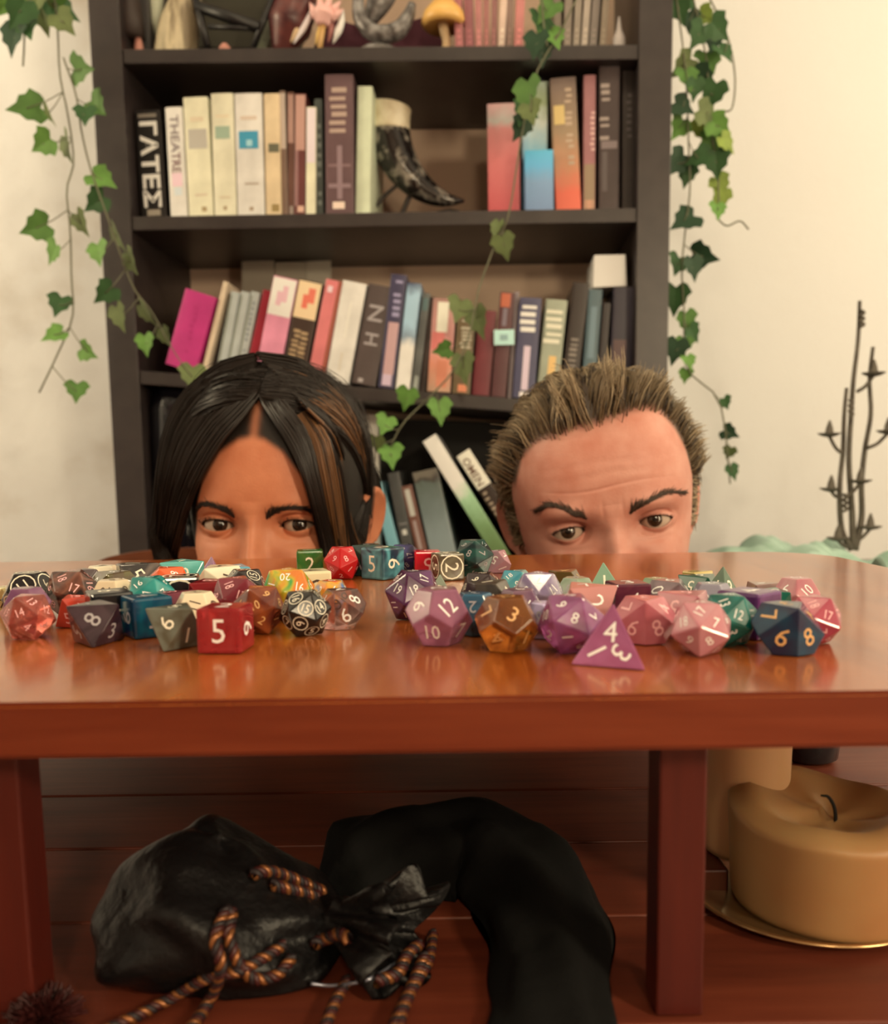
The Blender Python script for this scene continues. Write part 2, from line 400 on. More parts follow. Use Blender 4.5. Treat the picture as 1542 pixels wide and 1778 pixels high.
def book(label, v, BL, BR, TL, shelf, col, depth=0.14, group=None, panels=(), texts=(), grad=None, dz=0.0, base_w=None, rough=0.42, name='book', wscale=0.965):
    (u0, w0), (u1, w1), (u2, w2) = bk(*BL, v), bk(*BR, v), bk(*TL, v)
    lean = math.atan2(u2 - u0, w2 - w0); th = (u1 - u0) * math.cos(lean) * wscale
    h = math.hypot(u2 - u0, w2 - w0)
    drop = th * math.sin(lean)                       # right lower corner under the left one when it leans right
    zb = (shelf(u0 + th / 2) if shelf else w0) + dz
    z = zb + max(0.0, drop) + 0.0006 + (th * abs(shelf(1) - shelf(0)) / 2 if shelf else 0)
    if shelf: h = max(0.03, (w2 - z) / math.cos(lean))
    m = grad_mat('print_' + label[:40], [(p, KB(c)) for p, c in grad], h, rough) if grad else bmat(col, rough)
    bm, bulge = cover_bm(th, h, depth)
    p = BO + BU * u0 + BV * v + Vector((0, 0, z))
    o = bm_done(name, bm, m, loc=p); o.rotation_mode = 'QUATERNION'
    Rm = Matrix((BU, BV, Vector((0, 0, 1)))).transposed() @ Matrix.Rotation(lean, 3, 'Y')
    o.rotation_quaternion = Rm.to_quaternion()
    tag(o, label, 'book', group)
    t = min(0.0016, th * 0.2)
    box('pages', (t * 1.05, t * 1.1, 0.002), (th - t * 1.05, depth - 0.004, h - 0.002), m_pages, o)
    for (h0, h1, rgb, *xx) in panels:
        spine_panel('label_panel', th, h0, h1, h, mat('print_%d_%d_%d' % rgb, KB(rgb), 0.45), o, *(xx if xx else (0.05, 0.95)), bulge=bulge)
    for (s, h0, h1, rgb, *mm) in texts:
        spine_text(s, th, h0, h1, h, mat('print_%d_%d_%d' % rgb, KB(rgb), 0.45), o, bulge, *mm)
    return o
def dashes(h0, h1, rgb, n=9, x0=0.25, x1=0.75, seed=0):
    """lettering too blurred to read: short strokes across the spine"""
    rn = random.Random(seed); out = []; st = (h1 - h0) / n
    for i in range(n):
        if rn.random() < 0.12: continue
        a = h0 + i * st; j = rn.uniform(-0.06, 0.06)
        out.append((a + st * 0.2, a + st * rn.uniform(0.6, 0.85), rgb, x0 + j, x1 + j * 0.5))
    return out
R2, R3, R4, R1 = 'books on the second shelf', 'books on the crowded third shelf', 'leaning books on the low shelf', 'thin books on the top shelf'
CR, PK = (222, 196, 150), (226, 200, 168)
book('black book with large pale Greek capitals reading ΓΑΤΕΣ', 0.03, (246, 372), (291, 372), (234, 193), S2, (24, 18, 14), 0.14, R2,
     [(0.935, 0.968, (120, 106, 84), 0.12, 0.85), (0.045, 0.10, (150, 132, 104), 0.25, 0.78)], [('ΓΑΤΕΣ', 0.12, 0.90, (228, 206, 166), 'down', 0.74)])
book('pinkish white slim book lettered THEATRE down its spine', 0.028, (297, 373), (327, 373), (287, 187), S2, (226, 202, 182), 0.14, R2,
     [(0.22, 0.29, (190, 186, 166), 0.3, 0.75), (0.30, 0.42, (212, 172, 160), 0.2, 0.8)], [('THEA', 0.60, 0.93, (120, 102, 92), 'down', 0.5), ('TRE', 0.42, 0.60, (112, 76, 70), 'down', 0.5)])
book('cream paperback with grey photo square, left of the green-square one', 0.025, (329, 371), (372, 371), (318, 170), S2, CR, 0.13, R2,
     [(0.58, 0.74, (164, 150, 124), 0.14, 0.9), (0.80, 0.84, (200, 176, 134), 0.25, 0.8), (0.19, 0.21, (190, 166, 128), 0.3, 0.8), (0.06, 0.10, (150, 124, 80), 0.55, 0.75)])
book('cream paperback with small green picture square', 0.025, (373, 369), (412, 369), (366, 163), S2, (224, 198, 152), 0.13, R2,
     [(0.64, 0.74, (140, 150, 116), 0.15, 0.82), (0.81, 0.83, (206, 182, 138), 0.2, 0.8), (0.165, 0.18, (190, 166, 126), 0.25, 0.75), (0.07, 0.10, (150, 124, 84), 0.42, 0.58)])
book('pale pinkish paperback with teal picture square', 0.025, (413, 368), (461, 368), (407, 163), S2, PK, 0.13, R2,
     [(0.56, 0.70, (56, 128, 138), 0.12, 0.84), (0.58, 0.63, (150, 180, 172), 0.4, 0.62), (0.79, 0.82, (190, 164, 132), 0.2, 0.8), (0.27, 0.285, (160, 138, 110), 0.3, 0.82), (0.06, 0.09, (150, 124, 92), 0.45, 0.6)])
book('tan cream paperback with dark green wedge on spine', 0.025, (462, 367), (489, 367), (458, 163), S2, (208, 176, 126), 0.13, R2,
     [(0.53, 0.60, (92, 86, 60), 0.25, 0.95), (0.05, 0.11, (140, 112, 62), 0.4, 0.9)])
book('very thin brown and whitish booklet beside the dark wedge paperback', 0.03, (490, 367), (500, 367), (485, 158), S2, (120, 92, 70), 0.13, R2, [(0.55, 0.98, (178, 154, 126))])
book('thin brown booklet with dusty top, second of the thin row', 0.03, (500, 367), (511, 367), (499, 160), S2, (92, 56, 40), 0.13, R2, [(0.6, 0.98, (150, 110, 88)), (0.03, 0.1, (140, 120, 98), 0.3, 0.8)])
book('dusty rose thin book with dark maroon lower half', 0.03, (511, 367), (530, 367), (512, 163), S2, (96, 46, 38), 0.13, R2, [(0.55, 0.99, (170, 124, 100)), (0.05, 0.10, (196, 150, 118), 0.3, 0.9), (0.1, 0.55, (134, 92, 80), 0.0, 0.35)])
book('thin pale pink and cream book before the dark green one', 0.028, (531, 367), (548, 367), (532, 186), S2, (222, 196, 150), 0.13, R2, [(0.5, 0.99, (206, 182, 164))])
book('thin dark green book beside the big plum book', 0.035, (549, 366), (562, 366), (546, 172), S2, (66, 68, 56), 0.13, R2, dashes(0.1, 0.9, (110, 110, 92), 10, 0.25, 0.8, 3))
book('tall thick plum brown book, tallest left of the horn', 0.022, (566, 367), (616, 367), (564, 130), S2, (92, 64, 58), 0.16, R2,
     dashes(0.58, 0.92, (160, 130, 104), 6, 0.2, 0.75, 4) + [(0.12, 0.5, (128, 100, 92), 0.42, 0.6), (0.20, 0.23, (126, 98, 90), 0.1, 0.9), (0.35, 0.37, (116, 86, 78), 0.1, 0.9), (0.05, 0.10, (222, 180, 146), 0.25, 0.68)])
book('pale green thin hardback beside the white-rimmed horn', 0.03, (617, 366), (643, 366), (621, 150), S2, (196, 192, 146), 0.15, R2)
book('faded red and pink paperback left of the blue book', 0.026, (848, 359), (905, 359), (846, 181), S2, (176, 92, 80), 0.13, R2, grad=[(0, (168, 66, 62)), (0.5, (180, 94, 82)), (0.75, (168, 100, 86)), (0.85, (150, 138, 116)), (1, (170, 124, 108))])
book('tall teal and pale green book, ivy hanging over it', 0.045, (906, 358), (950, 358), (908, 143), S2, (140, 160, 140), 0.12, R2, grad=[(0, (90, 120, 130)), (0.5, (130, 170, 170)), (0.7, (196, 214, 190)), (0.85, (140, 146, 96)), (1, (170, 176, 140))])
book('small bright blue paperback in front of the teal book', 0.012, (912, 358), (963, 358), (911, 262), S2, (100, 118, 134), 0.032, R2, grad=[(0, (104, 120, 134)), (0.5, (112, 134, 146)), (0.75, (90, 150, 170)), (1, (84, 156, 178))])
book('brown book with gold disc and fiery orange foot', 0.03, (966, 358), (1011, 358), (956, 137), S2, (120, 96, 70), 0.14, R2,
     dashes(0.35, 0.93, (168, 138, 104), 14, 0.55, 0.8, 5) + [(0.66, 0.80, (192, 158, 92), 0.08, 0.5)], grad=[(0, (224, 96, 66)), (0.15, (206, 92, 62)), (0.35, (176, 116, 76)), (0.6, (140, 112, 78)), (1, (104, 82, 66))])
book('slim dusty rose book with tan foot', 0.03, (1013, 355), (1034, 355), (1014, 131), S2, (150, 96, 86), 0.13, R2, [(0.02, 0.36, (136, 108, 76)), (0.03, 0.1, (184, 128, 92), 0.1, 0.9)] + dashes(0.45, 0.75, (196, 150, 128), 8, 0.6, 0.95, 6))
book('dark brown book with slanting pale letters, tallest right of the orange one', 0.026, (1040, 353), (1076, 353), (1041, 104), S2, (66, 50, 42), 0.16, R2,
     dashes(0.47, 0.85, (150, 128, 106), 9, 0.08, 0.5, 7) + [(0.42, 0.47, (118, 98, 86), 0.1, 0.9), (0.14, 0.40, (84, 70, 60), 0.15, 0.4)])
book('near black book at the right end of the second shelf', 0.04, (1080, 351), (1104, 351), (1081, 108), S2, (48, 36, 28), 0.15, R2, dashes(0.5, 0.85, (82, 70, 60), 8, 0.35, 0.7, 8))

book('wide magenta pink book leaning at the left end of the third shelf', 0.025, (288, 645), (347, 652), (327, 500), S3, (178, 46, 96), 0.14, R3, dashes(0.2, 0.85, (160, 32, 84), 8, 0.46, 0.58, 2))
book('thin beige book with dark lower board next to the magenta one', 0.03, (348, 650), (357, 651), (388, 488), S3, (206, 176, 134), 0.14, R3)
book('thin black book standing behind the pale green trio', 0.05, (358, 650), (374, 652), (396, 540), S3, (40, 28, 22), 0.13, R3)
for i, (xb, xt, lb) in enumerate(((374, 402, 'first of three thin pale grey-green books, by the black one'), (390, 420, 'middle one of three thin pale grey-green books'), (406, 437, 'last of three thin pale grey-green books, by the red one'))):
    book(lb, 0.035, (xb, 655), (xb + 16, 656), (xt, 505), S3, (168, 164, 142), 0.12, R3, [(0.1, 0.95, (118, 116, 92), 0.06, 0.24)] + (dashes(0.3, 0.9, (120, 120, 110), 10, 0.4, 0.7, i) if i == 2 else []))
book('thin dark red book leaning on the pink-topped book', 0.035, (424, 657), (442, 658), (458, 502), S3, (140, 24, 36), 0.12, R3)
book('bright pink book with pale pink emblem square at its top', 0.022, (443, 659), (487, 662), (478, 478), S3, (232, 128, 134), 0.14, R3, [(0.62, 0.99, (236, 196, 176), 0.02, 0.98), (0.72, 0.86, (206, 156, 146), 0.28, 0.5), (0.76, 0.92, (206, 156, 146), 0.5, 0.72)])
book('black book with gold letters and orange emblem square at its top', 0.022, (488, 662), (531, 665), (522, 484), S3, (60, 40, 28), 0.14, R3, [(0.62, 0.99, (236, 176, 124), 0.02, 0.98), (0.72, 0.86, (206, 98, 70), 0.3, 0.55), (0.78, 0.93, (206, 98, 70), 0.5, 0.8)] + dashes(0.12, 0.56, (164, 130, 86), 9, 0.2, 0.48, 9) + dashes(0.1, 0.5, (164, 130, 86), 8, 0.55, 0.82, 10))
book('slim salmon book with brown right edge', 0.024, (533, 665), (563, 667), (568, 484), S3, (206, 110, 98), 0.13, R3, [(0.0, 1.0, (142, 66, 44), 0.78, 1.0), (0.88, 0.94, (230, 176, 160), 0.2, 0.5)])
book('plain cream book with thin grey title line', 0.022, (565, 668), (608, 671), (598, 486), S3, (232, 212, 178), 0.14, R3, [(0.12, 0.30, (196, 178, 146), 0.46, 0.56), (0.45, 0.8, (214, 196, 164), 0.46, 0.54)])
book('dark grey-brown book with pale blocky letters', 0.026, (611, 672), (655, 675), (642, 492), S3, (78, 62, 52), 0.14, R3, [(0.02, 0.06, (160, 142, 124), 0.25, 0.45)], [('N', 0.64, 0.80, (150, 134, 118), 'down', 0.6), ('H', 0.40, 0.52, (150, 134, 118), 'down', 0.55)])
book('navy book with lilac lettering and pink lower spine', 0.022, (657, 676), (685, 678), (680, 475), S3, (60, 52, 66), 0.14, R3, [(0.12, 0.58, (176, 134, 120), 0.2, 0.86), (0.02, 0.12, (186, 156, 152), 0.2, 0.8)] + dashes(0.62, 0.97, (140, 126, 136), 6, 0.35, 0.8, 11))
book('pale blue book turning cream at the foot', 0.024, (687, 678), (712, 680), (708, 490), S3, (130, 150, 150), 0.13, R3, grad=[(0, (238, 216, 174)), (0.4, (232, 212, 176)), (0.5, (120, 130, 128)), (0.62, (150, 170, 168)), (0.9, (150, 170, 170)), (1, (64, 66, 78))])
book('thin grey-green book beside the blue and cream one', 0.03, (713, 680), (727, 681), (734, 508), S3, (96, 92, 78), 0.13, R3, [(0.02, 0.16, (150, 146, 122), 0.3, 0.8), (0.82, 0.95, (80, 96, 84), 0.2, 0.9)])
book('thin black-brown book before the salmon cover', 0.032, (728, 681), (739, 682), (746, 515), S3, (48, 34, 26), 0.13, R3)
book('salmon and cream book with a dark ivy leaf over it', 0.026, (742, 683), (783, 685), (753, 517), S3, (200, 130, 96), 0.13, R3, [(0.64, 0.96, (232, 196, 158), 0.22, 0.7), (0.45, 0.64, (190, 100, 84), 0.05, 0.6), (0.05, 0.34, (190, 112, 78), 0.35, 0.8)], grad=[(0, (176, 132, 96)), (0.3, (196, 120, 86)), (0.5, (196, 130, 110)), (1, (150, 106, 86))])
book('olive brown book with pale lettering under the hanging ivy', 0.026, (785, 686), (817, 688), (797, 520), S3, (104, 82, 52), 0.13, R3, dashes(0.48, 0.8, (176, 158, 122), 8, 0.3, 0.85, 12) + dashes(0.22, 0.42, (170, 152, 116), 5, 0.35, 0.8, 13) + [(0.02, 0.1, (206, 122, 80), 0.3, 0.8)])
book('dark wine red hardback, widest plain one on the third shelf', 0.03, (819, 688), (851, 690), (832, 538), S3, (104, 38, 38), 0.13, R3)
book('narrow dark red-brown book with orange head', 0.026, (853, 690), (879, 692), (869, 507), S3, (82, 44, 40), 0.13, R3, [(0.86, 0.99, (168, 84, 52), 0.1, 0.75), (0.68, 0.85, (112, 94, 90), 0.3, 0.6)])
book('thin grey-brown booklet left of the navy book', 0.03, (881, 692), (889, 692), (894, 506), S3, (126, 106, 94), 0.12, R3)
book('navy book with big whitish title and pink lower lettering', 0.022, (890, 693), (929, 695), (903, 516), S3, (72, 66, 78), 0.14, R3, dashes(0.57, 0.95, (212, 196, 176), 5, 0.12, 0.8, 14) + [(0.08, 0.52, (196, 168, 160), 0.36, 0.66), (0.01, 0.06, (222, 192, 170), 0.3, 0.7)])
book('cream and sage book with a yellow stripe near its foot', 0.026, (931, 695), (969, 697), (949, 519), S3, (150, 146, 112), 0.13, R3, dashes(0.55, 0.92, (206, 190, 150), 5, 0.1, 0.85, 15) + [(0.2, 0.44, (206, 160, 90), 0.4, 0.75)])
book('tall black-brown book left of the teal one', 0.026, (972, 697), (1001, 699), (996, 490), S3, (44, 32, 24), 0.14, R3, dashes(0.2, 0.55, (120, 104, 84), 8, 0.25, 0.7, 16))
book('dark teal green book near the right end of the third shelf', 0.026, (1008, 700), (1032, 701), (1023, 502), S3, (74, 88, 82), 0.14, R3, [(0.4, 0.85, (96, 110, 104), 0.25, 0.7)])
book('thin dark book right of the teal one', 0.035, (1034, 701), (1048, 702), (1047, 526), S3, (52, 42, 36), 0.13, R3)
book('dark navy book at the right end, with dull red foot', 0.03, (1056, 702), (1094, 704), (1066, 498), S3, (48, 40, 44), 0.15, R3, [(0.30, 0.56, (84, 58, 50), 0.1, 0.7)])
# mint price tag stuck on the narrow dark red-brown book
u, w = bk(858, 599, 0.018); u2, w2 = bk(893, 572, 0.018)
tg = box('sticky_note', (0, 0, 0), (u2 - u, 0.001, w2 - w), mat('mint_paper', KB((172, 196, 172)), 0.6), loc=BO + BU * u + BV * 0.0185 + Vector((0, 0, w)), rot=(0, 0, -PSI))
tag(tg, 'small mint green sticky note on the spine of a dark red-brown book', 'note')
box('mark', (0.009, -0.0006, 0.007), (u2 - u - 0.010, 0.0, w2 - w - 0.007), mat('mint_mark', KB((132, 152, 134)), 0.6), tg)

def low(lb, BL, BR, TL, col, v=0.03, **k):
    return book(lb, v, BL, BR, TL, None, col, k.pop('depth', 0.14), R4, **k)
def extend(BL, BR, TL, y=1046):
    """carry the visible spine edges down behind the table, to the low shelf"""
    f = (y - BL[1]) / (BL[1] - TL[1]); dx = (BL[0] - TL[0]) * f
    return (BL[0] + dx, y), (BR[0] + dx, y), TL
low('teal book leaning by the woman\'s ear on the low shelf', *extend((676, 960), (697, 960), (644, 842)), (104, 146, 138), grad=[(0, (120, 130, 120)), (0.5, (110, 150, 142)), (1, (112, 150, 140))])
low('dark grey-green book leaning beside the teal one', *extend((700, 960), (720, 960), (673, 823)), (70, 66, 56), panels=[(0.52, 0.56, (190, 178, 150), 0.3, 0.7), (0.60, 0.61, (120, 110, 96), 0.1, 0.9)])
low('thin brown book with whitish upper spine on the low shelf', *extend((724, 960), (743, 960), (697, 846)), (110, 70, 52), panels=[(0.74, 0.97, (170, 158, 132), 0.2, 0.7), (0.45, 0.7, (150, 126, 108), 0.3, 0.6)])
low('wide grey-green book leaning left of the bright green one', *extend((747, 960), (793, 960), (716, 822)), (92, 96, 80), grad=[(0, (130, 132, 116)), (0.5, (120, 124, 110)), (0.9, (84, 88, 72)), (0.93, (60, 50, 40)), (0.97, (104, 92, 72)), (1, (104, 92, 72))], rough=0.3)
low('glossy bright green and white book slanting steeply', *extend((853, 960), (887, 972), (734, 768), 1000), (180, 200, 140), v=0.02, depth=0.15, grad=[(0, (80, 90, 40)), (0.35, (110, 132, 80)), (0.55, (150, 176, 124)), (0.66, (250, 255, 226)), (0.9, (244, 255, 230)), (1, (226, 255, 222))], rough=0.2, wscale=0.9)
low('black book with cream top lettered OMEN, slanting beside the green one', *extend((899, 960), (934, 980), (792, 793), 990), (46, 30, 20), v=0.03, depth=0.13, panels=[(0.70, 0.995, (226, 200, 160), 0.0, 0.98)] + dashes(0.2, 0.68, (150, 126, 96), 11, 0.12, 0.4, 20), texts=[('OMEN', 0.72, 0.95, (90, 60, 40), 'down', 0.5, None, -0.12)], wscale=0.9)
low('grey book with tan head slanting behind the man\'s temple', *extend((925, 960), (962, 975), (855, 829), 1000), (98, 84, 74), v=0.045, depth=0.12, panels=[(0.86, 0.99, (186, 150, 104), 0.05, 0.95), (0.6, 0.84, (140, 122, 106), 0.2, 0.8)], wscale=0.85)
# thin spines on the top shelf, only their lower ends in the picture
tops = [(791, 806, 786, (150, 86, 76), 'dusty red'), (808, 824, 804, (130, 72, 66), 'maroon'), (826, 838, 824, (160, 98, 84), 'salmon brown'), (840, 850, 839, (140, 84, 70), 'brick'),
        (852, 862, 855, (126, 78, 66), 'brown'), (864, 876, 872, (196, 160, 128), 'pale'), (878, 890, 882, (120, 90, 70), 'umber'), (892, 908, 898, (176, 104, 88), 'rose'), (962, 975, 962, (104, 88, 66), 'olive'), (978, 992, 982, (118, 100, 78), 'khaki'),
        (994, 1006, 1002, (128, 110, 86), 'tan'), (1008, 1020, 1018, (150, 130, 104), 'beige'), (1022, 1036, 1033, (110, 94, 76), 'taupe'), (1040, 1052, 1050, (122, 102, 76), 'sand')]
for xl, xr, xt, c, nm in tops:
    book(nm + ' slim spine on the top shelf, upper end out of frame', 0.03, (xl, 80), (xr, 80), (xt, -60), S1, c, 0.13, R1, dashes(0.1, 0.3, tuple(int(x * 1.15) for x in c), 3, 0.3, 0.7, xl))
book('dark grey upright book at the left end of the top shelf', 0.06, (226, 84), (262, 84), (218, -90), S1, (66, 58, 48), 0.14, R1)
book('mossy dark book behind the black stand on the top shelf', 0.06, (430, 84), (452, 84), (500, -60), S1, (92, 88, 62), 0.12, R1)
# ------------------------------------------------------------------ things on the shelves
def bpt(px, py, v): u, w = bk(px, py, v); return BO + BU * u + BV * v + Vector((0, 0, w))
m_ivory = mat('ivory', K(214, 190, 144, BG), 0.4, col2=K(176, 150, 104, BG), scale=30)
m_blackhorn = mat('black_horn', K(34, 26, 20), 0.18, 0.6, col2=K(170, 152, 122), scale=46, contrast=(0.50, 0.66))
m_iron = mat('dark_iron', K(60, 50, 40), 0.45, 0.5, metal=0.6)
m_bronze = mat('bronze_brown', K(104, 70, 40, BG), 0.35, metal=0.4, col2=K(60, 36, 24, BG), scale=40)
# drinking horn
v = 0.10
hp = [bpt(674, 200, v), bpt(674, 225, v), bpt(685, 264, v), bpt(706, 300, v), bpt(738, 330, v), bpt(773, 346, v), bpt(806, 349, v)]
horn = empty('drinking_horn', hp[0], 'polished black drinking horn with white rim curving on a small stand', 'horn')
tube_obj('horn_body', [p - hp[0] for p in hp[1:]], [0.0335, 0.032, 0.0285, 0.0235, 0.017, 0.010, 0.002], m_blackhorn, horn, 48, 20)
rb = [hp[0] + Vector((0.001, 0, 0.010)), hp[0], hp[1] + Vector((0, 0, -0.006))]
tube_obj('white_rim', [p - hp[0] for p in rb], [0.0365, 0.0355, 0.0343], m_ivory, horn, 14, 24)
b0_ = bpt(688, 355, v); b0_.z = S2((b0_ - BO).dot(BU)) + 0.0006
lathe_obj('stand_base', [(0.030, 0), (0.031, 0.003), (0.026, 0.006), (0.006, 0.008)], mat('greyish_wood', K(112, 98, 80), 0.6), horn, b0_ - hp[0], 24)
tube_obj('stand_leg', [bpt(654, 358, v) - hp[0], bpt(668, 340, v) - hp[0], bpt(694, 318, v) - hp[0]], 0.003, m_iron, horn, 10, 8)
tube_obj('stand_post', [b0_ - hp[0] + Vector((0, 0, 0.006)), bpt(716, 330, v) - hp[0]], 0.004, m_iron, horn, 4, 8)
# grey crystal chunk behind the horn tip
def rock(name, loc, r, m, seed, label, cat, sq=(1, 1, 1)):
    rn = np.random.RandomState(seed); bm = bmesh.new(); bmesh.ops.create_icosphere(bm, subdivisions=2, radius=r)
    for vv in bm.verts: vv.co = Vector([vv.co[i] * sq[i] for i in range(3)]) * (1 + rn.uniform(-0.16, 0.16))
    zmin = min(vv.co.z for vv in bm.verts)
    for vv in bm.verts: vv.co.z -= zmin
    return tag(bm_done(name, bm, m, loc=loc), label, cat)
def on_shelf(px, S, v):
    p = bpt(px, 400, v); u_ = (p - BO).dot(BU); return BO + BU * u_ + BV * v + Vector((0, 0, S(u_) + 0.0008))
rock('stone', on_shelf(775, S2, 0.20), 0.03, mat('grey_stone', K(112, 100, 84), 0.7, col2=K(80, 66, 50), scale=40), 3, 'rough grey-brown stone behind the tip of the black horn', 'stone', (1.6, 0.9, 1.0))
# teal glass triangle behind the Greek book
def prism(name, pts, v0, v1, m, label=None, cat=None, parent=None, group=None):
    """solid cut from an outline given as sight points on the plane v0, with real depth v1-v0"""
    O = bpt(*pts[0], v0)
    lo = [bpt(*p, v0) - O for p in pts]; n = len(lo)
    V = [tuple(p) for p in lo] + [tuple(p + BV * (v1 - v0)) for p in lo]
    Fc = [tuple(range(n)), tuple(range(2 * n - 1, n - 1, -1))] + [(i, i + n, (i + 1) % n + n, (i + 1) % n) for i in range(n)]
    bm = bmesh.new(); vv = [bm.verts.new(p) for p in V]
    for f in Fc: bm.faces.new([vv[i] for i in f])
    o = bm_done(name, bm, m, parent)
    if parent is None: o.location = O
    if label: tag(o, label, cat, group)
    return o
prism('booklet', [(242, 372), (262, 372), (258, 200), (234, 152), (232, 200)], 0.19, 0.20, mat('dark_teal_card', K(42, 62, 66), 0.5), 'dark teal booklet standing behind the Greek-lettered black book', 'booklet')
# purple pouch on top of the teal book
pp = bpt(936, 141, 0.07)
rock('pouch', pp + Vector((0, 0, -0.001)), 0.021, mat('purple_cloth', K(84, 70, 84, BG), 0.9), 8, 'dull purple cloth pouch lying on top of the teal book', 'pouch', (1.2, 1.2, 0.6))
# papers standing behind the third row
for i, (a, b_, y0, y1, c) in enumerate(((420, 476, 452, 476, (150, 130, 100)), (478, 532, 454, 478, (158, 138, 106)), (532, 575, 452, 482, (176, 156, 122)))):
    prism('card', [(a, 660), (b_, 660), (b_, y0), (a, y0 + 2)], 0.20 + i * 0.004, 0.2025 + i * 0.004, mat('card_%d' % i, K(*c, 1.3), 0.7), ('leftmost', 'middle', 'rightmost')[i] + ' of three tan cards upright behind the pink and orange books', 'card', group='tan cards behind the third row')
prism('box', [(1030, 499), (1088, 496), (1086, 442), (1032, 443)], 0.035, 0.13, mat('cream_card', K(238, 216, 180, 1.5), 0.6), 'small cream box lying on the dark books at the right of the third shelf', 'box')
# low shelf: dark round vase and two cream cubes, cork stopper
q = on_shelf(292, S4, 0.06); hh = bpt(292, 668, 0.06).z - q.z
vs = lathe_obj('vase', [(0.032, 0), (0.045, 0.03), (0.046, hh - 0.09), (0.044, hh - 0.04), (0.036, hh - 0.012), (0.024, hh), (0.018, hh - 0.004)], mat('black_glaze', K(22, 18, 20), 0.15, 0.6), None, q)
tag(vs, 'tall black glazed vase on the low shelf behind the woman', 'vase')
for i, (a, b_) in enumerate(((614, 636), (638, 656))):
    q0 = bpt(a, 745, 0.12); q1 = bpt(b_, 719, 0.12); zb = S4((q0 - BO).dot(BU)) + 0.0008
    o = box('candle', (0, 0, 0), (q1.x - q0.x, 0.03, q1.z - zb), mat('cream_wax', K(222, 200, 162, BG), 0.5), None, 0.002, loc=(q0.x, q0.y, zb))
    tag(o, ('wider', 'narrower')[i] + ' of two square cream candles on the low shelf beside the woman\'s hair', 'candle', 'square cream candles on the low shelf')
prism('shade_panel', [(318, 1022), (1020, 1026), (1020, 738), (318, 716)], 0.20, 0.245, mat('shade_black', (0.006, 0.005, 0.004), 0.7), 'black panel added as shade at the back of the low shelf, behind the leaning books', 'box')  # added black panel, stands in for the deep shade of this shelf
# top shelf ornaments
t0 = on_shelf(246, S1, 0.035)
fg = empty('figurine', t0, 'small brown standing figurine with pinkish feet on the top shelf', 'figurine')
for dx in (-0.010, 0.010):
    lathe_obj('foot', [(0.006, 0), (0.008, 0.004), (0.007, 0.018), (0.005, 0.03)], mat('pinkish_clay', K(170, 110, 84, BG), 0.6), fg, (dx, 0, 0), 14)
lathe_obj('robe', [(0.006, 0.028), (0.020, 0.03), (0.018, 0.06), (0.012, 0.10), (0.006, 0.12), (0.009, 0.13), (0.009, 0.14), (0.004, 0.15)], mat('dark_brown_clay', K(56, 40, 30), 0.6), fg, None, 18)
lp = lathe_obj('leaf_ornament', [(0.002, 0.045), (0.010, 0.075), (0.012, 0.11), (0.006, 0.15), (0.001, 0.17)], mat('pale_sage', K(186, 178, 136, BG), 0.6), None, on_shelf(290, S1, 0.08), 12)
tag(lp, 'pale sage leaf-shaped ornament hanging left of the horn-shaped gourd', 'ornament')
lathe_obj('stem', [(0.003, 0), (0.003, 0.046)], m_iron, lp, None, 8)
g0 = on_shelf(318, S1, 0.05)
gd = tube_obj('gourd', [g0 + Vector((0, 0, 0.0)), g0 + Vector((0.008, 0, 0.05)), g0 + Vector((0.03, 0, 0.12)), g0 + Vector((0.035, 0, 0.19))], [0.034, 0.030, 0.017, 0.008],
              mat('gourd_skin', K(140, 120, 84, BG), 0.5, col2=(K(176, 152, 108, BG), K(110, 90, 60, BG)), scale=16, stretch=(3, 3, 0.6)), None, 24, 24, origin=g0)
tag(gd, 'tan streaked horn-shaped gourd standing on the top shelf', 'gourd')
s0 = on_shelf(400, S1, 0.03)
ea = empty('easel', s0, 'black slanted display stand on the top shelf', 'stand')
m_blk = mat('black_paint', K(28, 24, 20), 0.4)
for a, b_, r in (((360, 82), (338, -10), 0.006), ((340, 10), (450, 48), 0.009), ((440, 82), (480, -20), 0.005), ((362, 46), (445, 50), 0.004)):
    p, q = bpt(*a, 0.03) - s0, bpt(*b_, 0.03) - s0
    tube_obj('bar', [p, q], r, m_blk, ea, 2, 6)
nb = lathe_obj('knob', [(0.003, 0), (0.008, 0.003), (0.009, 0.012), (0.004, 0.018)], mat('pinkish_clay', (0, 0, 0)), None, on_shelf(403, S1, 0.03), 14)
tag(nb, 'little pinkish pebble-like knob under the black stand', 'ornament')
# feathered red and gold bird
b0 = on_shelf(530, S1, 0.045)
bird = empty('bird_figure', b0, 'dark red and gold feathered bird ornament on the top shelf', 'ornament')
tube_obj('body', [Vector((-0.03, 0, 0.01)), Vector((-0.015, 0, 0.05)), Vector((0.0, 0, 0.09)), Vector((0.01, 0, 0.13))], [0.012, 0.034, 0.030, 0.012], mat('dark_red_lacquer', K(92, 44, 34, BG), 0.35, col2=K(58, 24, 22, BG), scale=40), bird, 20, 16)
for (a, b_, c, rgb) in (((505, 74), (520, 20), 0.006, (196, 160, 110)), ((510, 76), (545, 8), 0.005, (226, 190, 170)), ((548, 78), (556, 30), 0.005, (206, 160, 80)), ((578, 76), (596, 16), 0.006, (222, 196, 170)), ((490, 60), (500, -10), 0.012, (150, 108, 56)), ((570, 74), (572, 20), 0.005, (150, 92, 76))):
    tube_obj('feather', [bpt(*a, 0.03) - b0, (bpt(*a, 0.03) + bpt(*b_, 0.03)) / 2 - b0 + Vector((0.004, -0.003, 0)), bpt(*b_, 0.03) - b0], [0.001, c, c * 0.8, 0.001], mat('feather_%d_%d_%d' % rgb, K(*rgb, BG), 0.5), bird, 12, 8)
